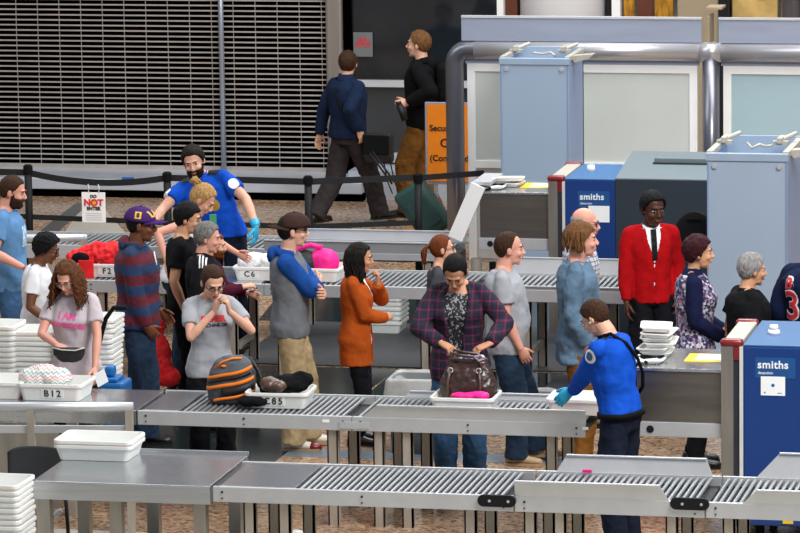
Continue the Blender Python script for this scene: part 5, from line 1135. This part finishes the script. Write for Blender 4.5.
# front officer
f=Fig(label='person in long sleeved bright blue uniform shirt leaning over the middle conveyor',loc=(2.30,-3.72),h=1.82,face=74,lean=10,girth=1.0,skin='s_fair',head=(0,24,0),
 armL=A(562,406,-3.42,pole=(-.5,-.8,-1),f=(-.2,.7,-.6),curl=25),armR=A(570,400,-2.9,pole=(.5,-.6,-.6)),hair=dict(m='h_brown'),feet=((.13,.0),(-.13,-.03)),hp=(594,301),hs=1.0)
f.top(M['tsablue'],'long',hem=.955,off=.022,wr=.014); f.pants(M['navytrouser'],loose=.012,top=.99); f.shoes('shoeblack'); f.cap('h_brown','short',.009,.003,90); f.glove(-1); f.glove(1); f.collar(M['tsablue'],h=.035); f.glasses('metalf')
b=MB(); b.loft([f.rings(.031,.935,.968)[0],f.rings(.031,.935,.968)[-1]]); f.add('belt',b.mesh(M['rubber'],True)); b=MB().bb(-.02,.02,-.01,.01,-.02,.02)
p=f.sho[-1].lerp(f.arm[-1]['E'],.28)*f.S; f.decal(disc(.048),Matrix.Translation(p+Vector((0,0,0)))@Matrix.Rotation(rad(-90),4,'Z')@Matrix.Rotation(rad(80),4,'X'),M['ppaper'],name='shoulder_patch',lift=.004,); f.decal(disc(.030),Matrix.Translation(p)@Matrix.Rotation(rad(-90),4,'Z')@Matrix.Rotation(rad(80),4,'X'),M['bluetop'],name='patch_centre',lift=.009)
p=f.P((-.12,0,1.45))*f.S; f.decal(rect(.05,.10),Matrix.Translation(p),M['ink'],name='epaulette',lift=.005)
st=MB(); st.tube([f.P(q) for q in ((-.10,.02,1.475),(-.09,-.07,1.49),(-.02,-.135,1.41),(.05,-.165,1.30),(.11,-.158,1.19),(.155,-.118,1.09),(.172,-.05,1.03))],.013,6); f.add('sling_strap',st.mesh(M['rubber'],True))
e=MB().ball(f.HM@Vector((-.081,.01,-.02)),.007,(.5,1,1)); f.add('earpiece',e.mesh(M['label'],True))
# navy walker, back
f=Fig(label='person walking away in a navy sweater with a black messenger bag',loc=(-2.60,10.5),h=1.80,face=-38,skin='s_fair',head=(38,0,0),girth=1.1,
 armL=A(314,152,10.7,pole=(-.3,-1,0)),armR=dict(t=(.24,-.06,.95)),hair=dict(m='h_brown'),feet=((.06,.34),(-.08,-.34,.05)),drop=.04,hp=(348,50))
f.top(M['navy'],'long',hem=.90,off=.03); f.pants(M['charcoal'],loose=.02); f.shoes('shoeblack'); f.cap('h_brown','short',.010,.003,70); f.collar(M['navy'],h=.075,r0=.082,r1=.074,open=2)
st=MB(); st.tube([f.P(q) for q in ((-.10,.10,1.42),(-.10,-.04,1.475),(-.02,-.14,1.38),(.10,-.165,1.22),(.20,-.12,1.08),(.25,-.02,.98))],.013,6); f.add('bag_strap',st.mesh(M['rubber'],True))
w_=PX(379,148,10.35); mbg=thing('messenger_bag','black messenger bag slung at the hip of the walking person in navy','bag',tuple(w_),rad(-10))
me=remesh(MB().box((0,0,0),(.30,.12,.30),None,0,.03).box((0,-.06,.03),(.30,.03,.24),None,0,.01),.01,2,.012,.06); me.materials.append(M['ink']); link('bag_body',me,mbg); MB().bb(-.14,.14,-.085,-.07,-.06,.14,bev=.01).build('bag_flap',M['rubber'],mbg)
MB().tube([(.12,.0,-.13),(.16,0,-.32),(.2,0,-.42)],.007,5).tube([(.05,0,-.14),(.09,0,-.34),(.14,0,-.46)],.007,5).build('loose_strap',M['rubber'],mbg)
# hoodie walker
f=Fig(label='person in a black hoodie and brown trousers walking left with a black bottle',loc=(-1.98,11.2),h=1.93,face=84,skin='s_fair',head=(2,-2,0),
 armL=A(408,103,10.9,pole=(-.4,-1,-.4),n=(1,0,-.3),curl=62,f=(-.3,1,-.1)),armR=None,hair=dict(m='h_mid'),feet=((.09,-.06,.01),(-.09,.12)),drop=.02,hp=(419,30))
f.top(M['blackh'],'long',hem=.84,off=.032); f.pants(M['brownpant'],loose=.02); f.shoes('shoeblack'); f.cap('h_mid','short',.012,.004,60,rise=.0)
hd=MB(); hd.tube([f.P((-.085,.04,1.445)),f.P((-.11,-.05,1.47)),f.P((0,-.115,1.485)),f.P((.11,-.05,1.47)),f.P((.085,.04,1.445))],.036,10); hd.ball(f.P((0,-.115,1.44)),1,(.11,.06,.08)); f.add('hood',remesh(hd,.009,2,.01,.05),M['blackh'])
f.decal(textmesh('R',.07,.002,.003),f.chest(-.06,.3,1.22,yaw=20),M['collar'],name='lettering')
q=PX(403,111,10.9); tag(MB().cyl((q.x-.03,10.86,q.z+.07),(q.x+.03,10.86,q.z-.09),.036,n=16).cyl((q.x-.04,10.86,q.z+.10),(q.x-.03,10.86,q.z+.07),.028,n=16).build('drink_bottle',M['ink'],smooth=True),'black drink bottle carried by the walking person in the black hoodie','bottle')
pk_=thing('black_rucksack','black rucksack on the back of the walking person in the black hoodie','backpack',tuple(f.W((0,-.24,1.25))),rad(84))
me=remesh(MB().box((0,0,0),(.30,.16,.42),None,0,.06),.012,2,.015,.08); me.materials.append(M['rubber']); link('pack_body',me,pk_)
# ------------------------------------------------------------------ light, world, camera
sc_=bpy.context.scene
w=bpy.data.worlds.new('hall'); sc_.world=w; w.use_nodes=True; nt=w.node_tree; bg=nt.nodes['Background']
tc=nt.nodes.new('ShaderNodeTexCoord'); sp=nt.nodes.new('ShaderNodeSeparateXYZ'); nt.links.new(tc.outputs['Generated'],sp.inputs[0])
r=nt.nodes.new('ShaderNodeValToRGB'); nt.links.new(sp.outputs[2],r.inputs[0])
e=r.color_ramp.elements; e[0].position=0; e[0].color=(.30,.29,.28,1); e[1].position=.12; e[1].color=(.42,.43,.45,1)
for p,c in ((.3,(.75,.78,.84,1)),(.5,(1.0,1.02,1.06,1)),(1,(1.15,1.15,1.15,1))):
    q=e.new(p); q.color=c
nt.links.new(r.outputs[0],bg.inputs[0]); bg.inputs[1].default_value=.42
def area(loc,tgt,sx,sy,en,col=(1,1,1)):
    l=bpy.data.lights.new('hall_light','AREA'); l.shape='RECTANGLE'; l.size=sx; l.size_y=sy; l.energy=en; l.color=col
    o=bpy.data.objects.new('hall_light',l); C.objects.link(o); o.location=loc; o.rotation_euler=(Vector(tgt)-Vector(loc)).to_track_quat('-Z','Y').to_euler()
area((7,-8,10),(0,0,1),6,5,1900,(1,.985,.96)); area((-7,2,9.5),(0,0,1),6,9,500,(.93,.97,1)); area((2,6,9),(0,4,0),10,5,1100)
cam=bpy.data.cameras.new('camera'); co=bpy.data.objects.new('camera',cam); C.objects.link(co); sc_.camera=co
cam.sensor_width=36; cam.lens=F*36/800; cam.clip_end=200; cam.clip_start=1
m=Matrix((RT,UP,-FW)).transposed().to_4x4(); m=m@Matrix.Rotation(-RO,4,'Z') ; m.translation=(CX,CY,HC); co.matrix_world=m
cam.dof.use_dof=False
vs=sc_.view_settings; vs.view_transform='Standard'; vs.look='None'; vs.gamma=1; vs.exposure=0; vs.use_curve_mapping=False
